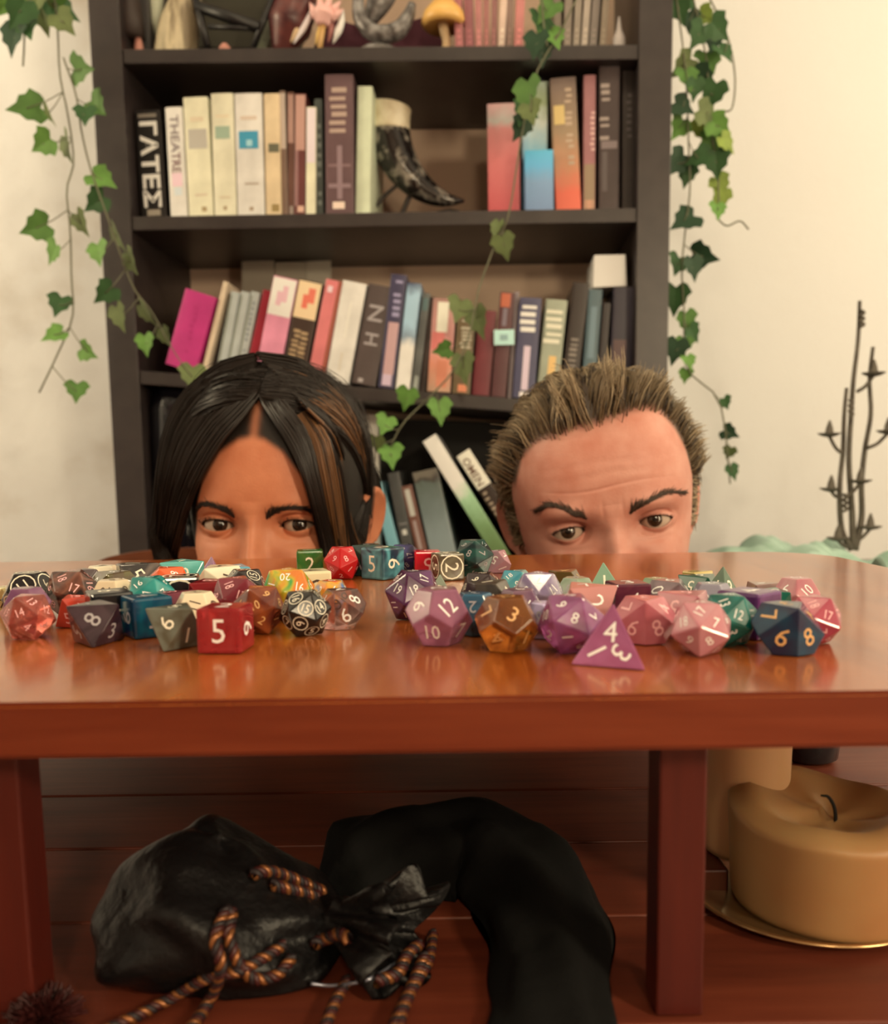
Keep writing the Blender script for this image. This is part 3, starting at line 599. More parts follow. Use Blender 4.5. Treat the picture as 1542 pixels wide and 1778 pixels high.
# pinkish clawed hand
h0 = on_shelf(563, S1, 0.02)
hd = empty('claw_ornament', h0, 'pale pink claw-like spiky ornament before the red bird', 'ornament')
m_claw = mat('pale_claw', K(226, 156, 130, BG), 0.45)
tube_obj('palm', [bpt(560, 44, 0.02) - h0, bpt(562, 26, 0.02) - h0, bpt(566, 12, 0.02) - h0], [0.009, 0.018, 0.010], m_claw, hd, 12, 14)
for a, b_ in (((548, 30), (538, 4)), ((556, 20), (556, -12)), ((566, 18), (576, -12)), ((574, 22), (592, 2)), ((576, 32), (596, 16))):
    tube_obj('claw', [bpt(*a, 0.02) - h0, (bpt(*a, 0.018) + bpt(*b_, 0.018)) / 2 - h0, bpt(*b_, 0.024) - h0], [0.006, 0.005, 0.001], m_claw, hd, 10, 8)
tube_obj('post', [Vector((0, 0, 0)), bpt(562, 40, 0.02) - h0], 0.004, mat('gold_post', K(176, 130, 70, BG), 0.4), hd, 3, 8)
# coiled grey dragon tail
d0 = on_shelf(664, S1, 0.045)
dr = empty('dragon_figurine', d0, 'grey coiled dragon figurine with curling tail on the top shelf', 'figurine')
m_drag = mat('grey_scales', K(128, 116, 98, BG), 0.35, 0.5, col2=K(64, 54, 44, BG), scale=70, bump=0.4, metal=0.2)
tube_obj('tail', [bpt(x, y, 0.03) - d0 for x, y in ((622, -10), (624, 28), (640, 52), (664, 60), (692, 52), (708, 30), (716, 6))], [0.008, 0.010, 0.012, 0.013, 0.013, 0.010, 0.006], m_drag, dr, 40, 12)
tube_obj('body', [bpt(x, y, 0.06) - d0 for x, y in ((640, 40), (655, 10), (672, -20), (660, -60))], [0.010, 0.018, 0.018, 0.010], m_drag, dr, 24, 12)
lathe_obj('base', [(0.034, 0), (0.036, 0.004), (0.030, 0.011)], m_drag, dr, None, 24)
prism('cloth', [(545, 82), (770, 82), (758, 24), (700, 40), (620, 44), (570, 30)], 0.10, 0.115, mat('wine_cloth', K(86, 40, 44, 1.1), 0.9), 'wine red cloth behind the dragon figurine on the top shelf', 'cloth')
prism('folder', [(338, 82), (472, 82), (486, -40), (338, -40)], 0.17, 0.18, mat('olive_board', K(74, 66, 46), 0.7), 'dark olive folder standing behind the black display stand', 'folder')
prism('folder', [(226, 83), (330, 83), (330, -40), (222, -40)], 0.19, 0.20, mat('brown_board', K(48, 36, 28), 0.7), 'dark brown folder behind the gourd on the top shelf', 'folder')
# gold mushroom
k0 = on_shelf(775, S1, 0.04)
mu = empty('mushroom_ornament', k0, 'golden mushroom ornament with a wavy cap on the top shelf', 'ornament')
tube_obj('stem', [Vector((-0.002, 0, 0)), Vector((0.004, 0, 0.02)), Vector((-0.002, 0, 0.05))], [0.010, 0.006, 0.008], mat('tan_stem', K(166, 130, 84, BG), 0.5), mu, 14, 12)
lathe_obj('cap', [(0.010, 0.048), (0.028, 0.042), (0.034, 0.048), (0.030, 0.062), (0.016, 0.078), (0.004, 0.084)], mat('gold_cap', K(206, 152, 74, BG), 0.35), mu, None, 24)
w0 = lathe_obj('bulb_ornament', [(0.004, 0), (0.009, 0.004), (0.009, 0.020), (0.004, 0.032), (0.0015, 0.05)], mat('grey_shell', K(160, 142, 120, BG), 0.4), None, on_shelf(1072, S1, 0.03), 16)
tag(w0, 'small grey teardrop ornament at the right end of the top shelf', 'ornament')

# ------------------------------------------------------------------ ivy
def ivy_leaf_mesh():
    out = [(0, -0.06), (0.20, -0.22), (0.34, -0.16), (0.50, 0.08), (0.36, 0.22), (0.34, 0.40), (0.16, 0.52), (0.0, 1.0 - 0.15)]
    pts = [(x, y) for x, y in out] + [(-x, y) for x, y in out[-2:0:-1]]
    mid = [(0, 0.2), (0, 0.5)]
    V = [(x, y, 0.16 * abs(x) - 0.10 * (y - 0.3) ** 2 * (1 if y > 0.3 else 0.5)) for x, y in pts + mid]
    n = len(pts); c0, c1 = n, n + 1
    Fc = []
    for i in range(n):
        j = (i + 1) % n; ym = (pts[i][1] + pts[j][1]) / 2
        Fc.append((c1, i, j) if ym > 0.3 else (c0, i, j))
    Fc += [(c0, c1, 4), (c1, c0, n - 4)]
    return V, Fc
LEAF_V, LEAF_F = ivy_leaf_mesh()
LEAF_ME = {}
def leaf_mesh(m):
    if m.name not in LEAF_ME:
        me = mesh_np('leaf', np.array(LEAF_V), LEAF_F, False); me.materials.append(m); LEAF_ME[m.name] = me
    return LEAF_ME[m.name]
def gm(n, rgb): return mat('ivy_' + n, K(*rgb, 1.05), 0.55, 0.3, col2=tuple(c * 0.7 for c in K(*rgb, 1.05)), scale=1.5)
IV = [gm('mid', (92, 124, 50)), gm('light', (112, 148, 60)), gm('dark', (62, 92, 44)), gm('olive', (112, 118, 62)), gm('deep', (44, 68, 38)), gm('lime', (146, 158, 62))]
m_stem = mat('ivy_stem', K(112, 104, 70), 0.7)
def leaf(parent, org, px, py, size_px, tip_deg, Y, mi, tilt=(0, 0)):
    """tip_deg: where the tip points in the picture plane, 0 = down, 90 = right"""
    p = at(px, py, Y); s = size_px / F * Y * 1.05
    o = bpy.data.objects.new('leaf', leaf_mesh(IV[mi])); C.objects.link(o); o.parent = parent
    o.rotation_mode = 'QUATERNION'
    a = math.radians(tip_deg)
    ty = Vector((math.sin(a), 0, -math.cos(a))); n = Vector((0, -1, 0)); tx = ty.cross(n)
    R = Matrix((tx, ty, n)).transposed()
    R = R @ Matrix.Rotation(math.radians(tilt[0]), 3, 'X') @ Matrix.Rotation(math.radians(tilt[1]), 3, 'Y')
    o.rotation_quaternion = R.to_quaternion(); o.scale = (s, s, s)
    o.location = p - org - (R @ Vector((0, 0.3 * s, 0)))
    return o
def ivy(label, Y, stems, leaves, seed, org_px):
    rn = random.Random(seed); org = at(*org_px, Y)
    root = empty('hanging_ivy', org, label, 'ivy')
    for st in stems:
        dy = rn.uniform(-0.01, 0.01)
        tube_obj('stem', [at(x, y, Y + dy + rn.uniform(-0.006, 0.006)) - org for x, y in st], 0.0013, m_stem, root, 30, 5)
    allp = [p for st in stems for p in st]
    for L in leaves:
        x, y, s, a, mi = L[:5]; tl = L[5] if len(L) > 5 else (rn.uniform(-30, 30), rn.uniform(-25, 25))
        dy = rn.uniform(-0.022, 0.018)
        leaf(root, org, x, y, s, a, Y + dy, mi, tl)
        st = min(stems, key=lambda s_: min(math.hypot(p[0] - x, p[1] - y) for p in smooth_path([(q[0], q[1], 0) for q in s_], 30)))
        P = smooth_path([(q[0], q[1], 0) for q in st], 30); j = int(np.argmin(np.hypot(P[:, 0] - x, P[:, 1] - y + 18)))
        tube_obj('stalk', [at(P[j, 0], P[j, 1], Y) - org, at((P[j, 0] + x) / 2, (P[j, 1] + y) / 2 + 3, Y + dy) - org, at(x, y, Y + dy) - org], 0.0008, m_stem, root, 8, 4)
    return root
ivy('ivy with bright green leaves hanging on the pale wall left of the bookcase', 1.27,
    [[(92, -20), (100, 45), (104, 130), (118, 200), (128, 280), (116, 330), (122, 400), (124, 480), (126, 550), (100, 615), (68, 682)],
     [(110, 100), (132, 165), (142, 230), (158, 295), (186, 375), (205, 430), (232, 500), (262, 540), (290, 590)],
     [(40, -20), (42, 40), (42, 80), (40, 115)]],
    [(334, 655, 50, 0, 3), (142, 120, 52, 75, 0), (46, 188, 58, -75, 0), (86, 195, 46, 20, 3, (0, 65)), (168, 185, 52, 45, 0), (148, 200, 40, 5, 2), (74, 250, 48, -70, 1), (117, 256, 52, 15, 3, (10, 50)),
     (178, 312, 50, 60, 1), (166, 352, 46, -60, 2), (62, 396, 54, -75, 0), (142, 388, 44, 25, 3, (0, 35)), (92, 440, 44, -40, 1), (171, 440, 44, 10, 1), (205, 412, 50, 25, 3, (0, 60)),
     (228, 455, 46, 25, 3, (10, 45)), (182, 510, 44, -50, 2), (208, 552, 48, 15, 3, (0, 35)), (102, 530, 44, -10, 2), (93, 582, 42, -60, 1), (256, 545, 46, 35, 3, (0, 55)),
     (253, 598, 38, 5, 1), (288, 585, 36, 25, 3, (0, 35)), (153, 612, 40, 60, 1), (133, 680, 42, 5, 0),
     (24, 66, 58, -10, 4), (48, 46, 56, 20, 2), (32, 22, 56, -40, 2), (75, 30, 52, 5, 3), (108, 16, 54, 60, 2), (112, 40, 46, 40, 3), (62, 6, 50, -20, 3), (14, 4, 56, -50, 1), (96, -4, 50, 10, 0)], 5, (92, -20))
rl = [(1180, 18, 46, 20, 2), (1196, 36, 40, 0, 4), (1192, 2, 46, 50, 2), (1225, 30, 40, 40, 5), (1212, 62, 44, -30, 2), (1248, 52, 48, 60, 2), (1236, 72, 44, -10, 4), (1258, 92, 40, 30, 2), (1232, 106, 50, 10, 0),
      (1185, 116, 46, -50, 3), (1194, 138, 44, 10, 0), (1222, 140, 48, 60, 4), (1206, 155, 36, 0, 2), (1238, 165, 46, -10, 2), (1186, 186, 40, 60, 4), (1178, 222, 46, -30, 1), (1228, 200, 48, 70, 3),
      (1222, 226, 42, 20, 5), (1250, 220, 44, 60, 1), (1236, 252, 50, -20, 0), (1212, 275, 44, -70, 2), (1244, 284, 48, 10, 2), (1262, 250, 38, 45, 5), (1176, 284, 48, -40, 4), (1192, 305, 38, -10, 2), (1252, 322, 38, 30, 5),
      (1250, 345, 38, -20, 5), (1246, 366, 34, 0, 1), (1188, 384, 54, -60, 4), (1222, 446, 50, 70, 4), (1204, 466, 42, 10, 4), (1176, 460, 44, -20, 2), (1172, 520, 52, 0, 2), (1192, 560, 42, 10, 0), (1204, 580, 36, 40, 2),
      (1188, 600, 34, -10, 0), (1196, 628, 30, 10, 1), (1172, 610, 46, -10, 4), (1190, 652, 28, 0, 1), (1260, 700, 26, 30, 2), (1268, 752, 32, 60, 4), (1272, 820, 30, 20, 2), (1266, 786, 26, -10, 3)]
ivy('dense ivy with dark green leaves hanging down the right side of the bookcase', 1.36,
    [[(1200, -20), (1226, 100), (1232, 200), (1246, 300), (1248, 370)], [(1172, -20), (1190, 120), (1196, 260), (1198, 330), (1190, 400), (1184, 470), (1188, 540), (1194, 640), (1250, 700), (1268, 840)],
     [(1224, -20), (1262, 60), (1276, 130), (1272, 185), (1258, 195)], [(1244, 378), (1262, 392), (1285, 384), (1300, 398)]], rl, 11, (1200, -20))
ivy('thin ivy strand hanging down the middle of the shelves', 1.26,
    [[(1010, -20), (970, 60), (930, 130), (905, 240), (884, 370), (862, 420), (832, 500), (815, 580), (790, 640), (745, 690), (700, 735), (676, 780)], [(940, -20), (944, 40), (950, 80)]],
    [(938, 42, 50, -10, 2), (962, 66, 46, 20, 1), (930, 78, 46, -10, 4), (950, 20, 46, -40, 0), (942, 92, 40, 0, 4), (916, 165, 56, 0, 0, (0, 40)), (908, 200, 50, -20, 2), (922, 196, 44, 10, 3), (902, 224, 40, -30, 4), (876, 428, 44, 15, 3), (862, 398, 34, -20, 3, (0, 50)),
     (796, 538, 48, -15, 3), (832, 560, 56, 15, 3, (0, 50)), (806, 640, 54, 5, 3, (0, 40)), (768, 608, 34, -80, 0), (706, 692, 42, -15, 1), (764, 714, 46, 5, 1), (668, 738, 40, -20, 1), (680, 792, 46, 5, 1), (654, 770, 34, 0, 3), (334, 655, 52, 0, 3)][:20], 17, (1010, -20))
# ------------------------------------------------------------------ dice
PHI = (1 + 5 ** 0.5) / 2
def poly_pts(kind):
    if kind == 'd4': P = [(1, 1, 1), (1, -1, -1), (-1, 1, -1), (-1, -1, 1)]
    elif kind == 'd6': P = [(x, y, z) for x in (-1, 1) for y in (-1, 1) for z in (-1, 1)]
    elif kind == 'd8': P = [(1, 0, 0), (-1, 0, 0), (0, 1, 0), (0, -1, 0), (0, 0, 1), (0, 0, -1)]
    elif kind == 'd10':
        P = [(math.cos(i * math.pi / 5), math.sin(i * math.pi / 5), 0.105 * (1 if i % 2 else -1)) for i in range(10)] + [(0, 0, 1.0), (0, 0, -1.0)]
    elif kind == 'd12':
        P = [(x, y, z) for x in (-1, 1) for y in (-1, 1) for z in (-1, 1)]
        for a in (-1, 1):
            for b in (-1, 1): P += [(0, a / PHI, b * PHI), (a / PHI, b * PHI, 0), (a * PHI, 0, b / PHI)]
    else:
        P = []
        for a in (-1, 1):
            for b in (-1, 1): P += [(0, a, b * PHI), (a, b * PHI, 0), (a * PHI, 0, b)]
    return [Vector(p) for p in P]
DIE = {}
def die_geo(kind):
    """unit die (resting height 1): faces (centre, normal, up), bevelled mesh"""
    if kind in DIE: return DIE[kind]
    bm = bmesh.new()
    for p in poly_pts(kind): bm.verts.new(p)
    bmesh.ops.convex_hull(bm, input=bm.verts)
    bmesh.ops.dissolve_limit(bm, angle_limit=math.radians(3), verts=bm.verts, edges=bm.edges)
    bmesh.ops.recalc_face_normals(bm, faces=bm.faces)
    bm.faces.ensure_lookup_table()
    n0 = bm.faces[0].normal.copy(); hs = [v.co.dot(n0) for v in bm.verts]; s = 1.0 / (max(hs) - min(hs))
    for v in bm.verts: v.co *= s
    bm.normal_update()
    fs = []
    for f in bm.faces:
        c = f.calc_center_median()
        far = max(f.verts, key=lambda v: (v.co - c).length).co if kind == 'd10' else f.verts[0].co
        if kind == 'd6': far = (f.verts[0].co + f.verts[1].co) / 2
        inr = min(((a.co + b.co) / 2 - c).length for a, b in ((e.verts[0], e.verts[1]) for e in f.edges))
        fs.append((c, f.normal.copy(), (far - c).normalized(), inr))
    bev = {'d4': 0.035, 'd6': 0.07, 'd8': 0.03, 'd10': 0.03, 'd12': 0.035, 'd20': 0.03}[kind]
    bmesh.ops.bevel(bm, geom=list(bm.edges), offset=bev, segments=2, affect='EDGES', profile=0.6)
    bmesh.ops.recalc_face_normals(bm, faces=bm.faces)
    me = bpy.data.meshes.new('die_body'); bm.to_mesh(me); bm.free()
    V = np.array([v.co[:] for v in me.vertices]); Fc = [list(p.vertices) for p in me.polygons]; bpy.data.meshes.remove(me)
    DIE[kind] = (V, Fc, fs); return DIE[kind]
def number_of(kind, i):
    if kind == 'd10': return str(i % 10)
    if kind in ('d12', 'd20'): return str(i + 1)
    return str(i + 1)
def die_numerals(kind, ornate=False):
    V, Fc, fs = die_geo(kind); AV = []; AF = []; base = 0
    for i, (c, n, up, inr) in enumerate(fs):
        side = up.cross(n)
        if kind == 'd4':
            items = [(str((i * 2 + k) % 4 + 1), inr * 0.62, Quaternion(n, k * 2 * math.pi / 3) @ up, 0.34) for k in range(3)]
            items = [(s, off, u_, z) for s, off, u_, z in items]
        else:
            items = [(number_of(kind, i), inr * (0.12 if kind == 'd10' else 0.0), up, {'d6': 0.55, 'd8': 0.42, 'd10': 0.40, 'd12': 0.30, 'd20': 0.20}[kind])]
        for s, off, u_, z in items:
            tv, tf = text_geo(s)
            sd = u_.cross(n)
            k = z / 0.72; kx = k * (0.8 if len(s) > 1 else 1.0)
            o = c + u_ * off + n * 0.004
            P = np.array([tuple(o + sd * (-1) * (-x * kx) + u_ * (y * k)) for x, y, _ in tv])
            AV.append(P); AF += [[q + base for q in f] for f in tf]; base += len(P)
        if ornate:
            m = 14
            r0, r1 = inr * 0.82, inr * 0.92
            sd = up.cross(n); ring = []
            for r in (r0, r1):
                for q in range(m):
                    a = 2 * math.pi * q / m; ring.append(tuple(c + n * 0.004 + (sd * math.cos(a) + up * math.sin(a)) * r))
            AV.append(np.array(ring)); AF += [[base + q, base + (q + 1) % m, base + m + (q + 1) % m, base + m + q] for q in range(m)]; base += 2 * m
    return np.vstack(AV), AF
def resin(name, c1, c2=None, c3=None, tr=0.5, rough=0.13):
    cols = [c for c in (c2, c3) if c]
    return mat('resin_' + name, K(*c1, 1.12), rough, 0.5, trans=tr, col2=tuple(K(*c, 1.12) for c in cols) if cols else None, scale=70, distort=1.5, contrast=(0.38, 0.62), detail=1.5)
INK = {k: mat('ink_' + k, K(*v, 1.3), 0.4) for k, v in dict(white=(240, 220, 196), cream=(226, 204, 160), gold=(206, 150, 84), brown=(70, 46, 26), rose=(232, 160, 140), grey=(150, 136, 120), pale=(250, 214, 190)).items()}
DICE = []
def die(kind, px, py, yaw, m, ink, label, face=0, ornate=False, pb=None, show=None):
    """px: middle of the die, py: its top edge, pb: its foot, as sighted; the resting height follows"""
    f = on(px, pb, Z_T); h = 0.014
    for _ in range(6):
        p = f + Vector((f.x, f.y, 0)).normalized() * h * (0.30 if kind == 'd4' else 0.42)
        h = min(0.0205, max(0.009, at(px, py, p.y + h * (0.0 if kind == 'd4' else 0.25)).z - Z_T))
    p.x = at(px, py, p.y).x; h *= 1.16 if pb > 1030 else 1.2
    DICE.append(dict(kind=kind, h=h, x=p.x, y=p.y, px=px, yaw=math.radians(yaw), m=m, ink=ink, label=label, face=face, orn=ornate, show=show))
R = resin
T = dict
die('d20', 47, 1042, 10, R('coral', (226, 96, 72), (236, 132, 100), tr=0.8), 'rose', 'large clear coral red die at the far left front of the dice', 3, show=14, pb=1113)
die('d8', 2, 1025, 15, R('butter', (226, 196, 120), tr=0.1), 'brown', 'butter yellow die cut off by the left picture edge', 1, pb=1062)
die('d12', 46, 1028, 18, R('mauve', (150, 84, 110), (172, 110, 124), tr=0.5), 'white', 'flat-topped mauve translucent die behind the coral one', 0, pb=1090)
die('d12', 50, 1003, 5, R('black', (28, 22, 20), tr=0.0), 'cream', 'black die with ornate whitish numerals, leftmost back row', 2, True, pb=1072)
die('d20', 104, 1012, 30, R('copper', (58, 34, 26), (120, 70, 48), (28, 20, 18), tr=0.0), 'rose', 'copper brown and black swirled die behind the orange-red wedge', 4, pb=1092)
die('d10', 146, 1014, 60, R('bottle', (104, 78, 50), (120, 110, 60), tr=0.4), 'white', 'olive brown translucent die with white numeral 2', 3, pb=1078, show=2)
die('d20', 146, 996, 0, R('slate', (70, 52, 46), (90, 70, 62), tr=0.0), 'grey', 'dull brown-grey die in the left back row', 6, pb=1055)
die('d12', 176, 990, 20, R('ivory', (226, 200, 152), tr=0.0), 'brown', 'ivory die peeping out furthest back on the left', 2, pb=1045)
die('d10', 204, 996, 200, R('smoke', (44, 36, 30), (110, 92, 74), tr=0.1), 'cream', 'smoky black and grey die with cream zero', 5, pb=1062, show=0)
die('d12', 176, 1020, 35, R('ivory2', (216, 184, 134), tr=0.0), 'brown', 'tan cream die sunk behind the small black one', 1, pb=1085)
die('d6', 190, 1034, 30, R('jet', (26, 24, 22), tr=0.0), 'cream', 'small jet black die with cream zero, between cream and teal dice', 2, pb=1100)
die('d8', 134, 1041, 0, R('vermilion', (206, 66, 42), tr=0.15), 'rose', 'orange-red wedge-shaped die behind the dark plum one', 5, pb=1090)
die('d8', 166, 1055, 22, R('plum', (72, 50, 50), (44, 26, 30), tr=0.05), 'grey', 'dark plum grey eight-sided die in the left front row', 2, show=8, pb=1121)
die('d20', 246, 1017, 12, R('jade', (24, 116, 96), (60, 150, 126), tr=0.15, rough=0.05), 'white', 'glossy jade green die just behind the blue one', 9, pb=1092)
die('d6', 243, 1045, 38, R('ocean', (16, 36, 62), (18, 86, 94), tr=0.15), 'grey', 'deep blue and teal swirled die in the left front row', 1, pb=1111)
die('d8', 264, 992, 28, R('mint', (90, 170, 140), (130, 196, 166), tr=0.2), 'cream', 'mint green wedge die in the left back row', 3, pb=1052, show=2)
die('d20', 286, 998, 15, R('tangerine', (232, 94, 46), tr=0.1), 'pale', 'bright tangerine die with pale numeral', 2, pb=1065, show=9)
die('d4', 317, 985, 20, R('lilac', (200, 146, 156), tr=0.4), 'white', 'small lilac pyramid tip showing behind the cream dice', 0, pb=1042)
die('d6', 290, 1016, 15, R('ink', (36, 28, 24), tr=0.0), 'cream', 'black die etched with cream lines beside the tangerine one', 3, True, pb=1080)
die('d10', 334, 1006, 10, R('ivory3', (230, 204, 156), tr=0.0), 'brown', 'large cream die with brown numeral 2 behind the ruby one', 7, pb=1075, show=2)
die('d8', 372, 1003, 40, R('sky', (110, 176, 176), tr=0.2), 'white', 'sky blue die mostly hidden behind the large cream one', 1, pb=1060)
die('d20', 404, 1004, 25, R('ebony', (42, 32, 26), tr=0.0), 'cream', 'ebony die with cream ring ornaments in the left middle row', 8, True, pb=1073)
die('d20', 388, 1020, 40, R('ruby', (122, 20, 32), (146, 44, 52), tr=0.35), 'rose', 'dark ruby die with rosy numerals behind the clear red cube', 11, pb=1100, show=17)
die('d8', 344, 1027, 10, R('garnet', (142, 18, 24), tr=0.3), 'rose', 'garnet red die between the cream and the ruby one', 0, pb=1092)
die('d10', 298, 1037, 70, R('claret', (112, 30, 44), tr=0.2), 'rose', 'claret die showing as a sliver left of the cream one', 2, pb=1095)
die('d12', 316, 1041, 12, R('bone', (232, 200, 148), tr=0.0), 'brown', 'rounded bone coloured die behind the olive grey one', 4, pb=1108)
die('d8', 304, 1061, -14, R('olive', (112, 108, 84), (90, 78, 54), tr=0.1), 'cream', 'olive grey eight-sided die in the left front row', 4, show=6, pb=1128)
die('d6', 391, 1060, -8, R('cherry', (196, 40, 40), (214, 70, 62), tr=0.6), 'pale', 'clear cherry red cube with a pale 5, nearest on the left', 4, show=5, pb=1134)
die('d20', 452, 1030, 5, R('amber_brown', (176, 84, 36), (120, 48, 30), tr=0.45), 'gold', 'orange and dark brown translucent die with gold numerals', 5, show=10, pb=1106)
die('d20', 480, 1003, 33, R('rainbow', (226, 120, 36), (206, 170, 40), (60, 150, 60), tr=0.2), 'white', 'orange, yellow and green rainbow die with white numerals', 7, pb=1085)
die('d20', 529, 1035, 18, R('ornate', (30, 24, 18), tr=0.0), 'cream', 'black die covered in cream ring ornaments, front of the left group', 10, True, show=15, pb=1107)
die('d10', 588, 1033, 30, R('clear', (206, 120, 96), (226, 180, 150), tr=0.92), 'pale', 'clear colourless die at the right end of the left group', 1, show=6, pb=1094)
die('d12', 555, 1020, 22, R('parrot', (222, 76, 46), (226, 160, 50), (90, 120, 150), tr=0.1), 'white', 'red, yellow and blue striped die below the cream pair of dots', 3, pb=1075)
die('d6', 542, 997, 20, R('dotted', (232, 206, 148), tr=0.0), 'brown', 'cream die with dark round marks in front of the green cube', 1, pb=1050)
die('d6', 538, 962, 14, R('leaf', (52, 130, 50), (104, 140, 60), tr=0.5), 'cream', 'clear leaf green cube in the far row', 2, show=2, pb=1002)
die('d20', 594, 958, 0, R('scarlet', (196, 30, 30), tr=0.1), 'rose', 'scarlet round die in the far row beside the green cube', 2, pb=1007)
die('d10', 634, 958, 40, R('forest', (40, 62, 42), (30, 44, 44), tr=0.15), 'grey', 'dark forest green die in the far row right of the scarlet one', 6, pb=1006)
die('d6', 664, 958, 50, R('aqua', (44, 56, 64), (100, 160, 150), tr=0.2), 'cream', 'dark cube with aqua face in the far row', 3, pb=1006)
die('d20', 704, 956, 20, R('indigo', (58, 50, 84), (36, 30, 48), tr=0.1), 'grey', 'indigo blue die in the far row', 9, pb=1003)
die('d6', 741, 963, 4, R('signal', (202, 16, 34), tr=0.05), 'rose', 'solid signal red cube in the far row', 1, pb=1003)
die('d6', 777, 967, 20, R('khaki', (112, 100, 70), (84, 66, 44), tr=0.1), 'cream', 'khaki cube with cream outlines in the far row', 5, True, pb=1008)
die('d20', 820, 948, 12, R('pine', (38, 84, 66), (26, 42, 38), tr=0.1), 'grey', 'pine green die, tallest at the right end of the far row', 3, pb=1004)
die('d10', 853, 965, 80, R('blush', (210, 156, 148), tr=0.4), 'white', 'blush pink die at the right end of the far row', 2, pb=1000)
# right-hand group
die('d20', 718, 1001, 8, R('aubergine', (74, 24, 52), (112, 56, 92), tr=0.4), 'white', 'aubergine purple die at the left end of the right group', 6, show=18, pb=1080)
die('d12', 762, 1032, 36, R('rosewater', (196, 116, 128), (180, 104, 118), tr=0.55), 'pale', 'clear rose pink die with pale numerals, front left of the right group', 5, show=12, pb=1124)
die('d4', 770, 1006, 40, R('sage', (158, 160, 124), tr=0.2), 'cream', 'sage green pyramid die behind the rose pink one', 0, pb=1065)
die('d20', 838, 1003, 30, R('onyx', (48, 30, 28), tr=0.05), 'cream', 'onyx brown-black die with cream numerals, back of the right group', 3, pb=1068)
die('d10', 856, 1020, 10, R('pewter', (92, 80, 62), (50, 40, 34), tr=0.1), 'cream', 'pewter and black die with cream numerals in the second row', 4, pb=1090)
die('d12', 826, 1040, 22, R('petrol', (38, 50, 60), (48, 92, 104), tr=0.2), 'grey', 'petrol blue die left of the amber one', 7, pb=1110)
die('d12', 888, 1048, 18, R('amber', (176, 84, 22), (206, 116, 40), tr=0.8), 'gold', 'clear amber die in the right front row', 1, show=3, pb=1138)
die('d20', 898, 998, 15, R('cyan', (40, 140, 150), (120, 176, 150), tr=0.3), 'white', 'cyan die showing at the back of the right group', 2, pb=1055)
die('d20', 934, 1004, 25, R('cloud', (196, 176, 166), (130, 104, 122), tr=0.2), 'white', 'cloudy lavender and white die behind the amber one', 12, pb=1080)
die('d12', 912, 1040, 10, R('heather', (166, 120, 118), (140, 90, 106), tr=0.5), 'pale', 'heather mauve die with a flat top just behind the amber one', 3, pb=1112)
die('d10', 955, 1052, 45, R('grape', (60, 22, 38), (206, 180, 200), tr=0.1), 'grey', 'dark grape die with a white patch, between amber and violet dice', 3, pb=1112)
die('d12', 1000, 1010, 28, R('moss', (176, 176, 138), (140, 150, 110), tr=0.2), 'grey', 'mossy grey-green die in the right back row', 2, pb=1068)
die('d10', 992, 999, 10, R('umber', (96, 70, 28), tr=0.1), 'gold', 'umber brown die furthest back behind the mossy one', 1, pb=1050)
die('d4', 1047, 985, 15, R('celadon', (140, 166, 124), tr=0.2), 'cream', 'celadon green pyramid standing up in the right back row', 1, pb=1055)
die('d8', 1018, 1025, 34, R('peach', (222, 140, 118), tr=0.35), 'pale', 'peach pink die with pale 2 behind the violet ones', 3, pb=1098, show=2)
die('d6', 1090, 1018, 12, R('burgundy', (76, 26, 44), (104, 44, 52), tr=0.2), 'white', 'burgundy cube with whitish 4 in the right middle row', 2, pb=1078, show=4)
die('d20', 1002, 1050, 2, R('orchid', (160, 66, 106), (190, 110, 142), tr=0.55), 'pale', 'clear orchid purple die behind the pink pyramid', 7, show=8, pb=1146)
die('d4', 1064, 1060, 50, R('petal', (216, 120, 146), (200, 104, 132), tr=0.5), 'pale', 'clear pink-violet pyramid die, nearest of all dice', 2, pb=1158)
die('d10', 1120, 1047, 25, R('salmon', (226, 126, 120), (214, 110, 104), tr=0.35), 'rose', 'salmon pink die right of the pyramid', 5, show=8, pb=1119)
die('d12', 1140, 1010, 5, R('pistachio', (136, 152, 104), tr=0.2), 'cream', 'pistachio green flat-topped die in the right back row', 4, pb=1060)
die('d10', 1165, 1016, 100, R('dusk', (160, 126, 116), (120, 100, 90), tr=0.3), 'white', 'dusky mauve-grey die in the right middle row', 6, pb=1075)
die('d8', 1195, 1038, 20, R('flamingo', (220, 128, 120), tr=0.35), 'rose', 'flamingo pink die hidden behind the large rosy one', 2, pb=1108)
die('d20', 1218, 1055, 30, R('rosy', (224, 130, 124), (232, 154, 140), tr=0.4), 'pale', 'large rosy pink die with pale numerals in the right front row', 1, show=7, pb=1142)
die('d10', 1216, 1000, 45, R('mustard', (190, 156, 76), tr=0.15), 'brown', 'mustard yellow die at the back of the right group', 3, pb=1048)
die('d8', 1228, 1010, 20, R('bottlegreen', (24, 82, 56), tr=0.2), 'cream', 'small bottle green die in front of the mustard one', 2, pb=1062)
die('d12', 1236, 1020, 30, R('pearl', (172, 156, 150), tr=0.4), 'white', 'pearl grey die left of the green pyramid', 5, pb=1085)
die('d4', 1279, 1003, 35, R('fern', (76, 100, 66), (110, 126, 90), tr=0.3), 'cream', 'fern green pyramid standing at the back right', 3, pb=1085)
die('d20', 1274, 1045, 10, R('emerald', (16, 96, 74), (30, 130, 104), tr=0.4), 'white', 'emerald green die right of the large rosy one', 8, show=12, pb=1130)
die('d6', 1330, 1050, 40, R('violet', (96, 40, 84), (124, 64, 110), tr=0.35), 'white', 'deep violet cube between the emerald and peacock dice', 1, pb=1131)
die('d10', 1324, 1042, 15, R('oyster', (186, 160, 146), tr=0.3), 'white', 'oyster coloured die above the violet cube', 4, pb=1095)
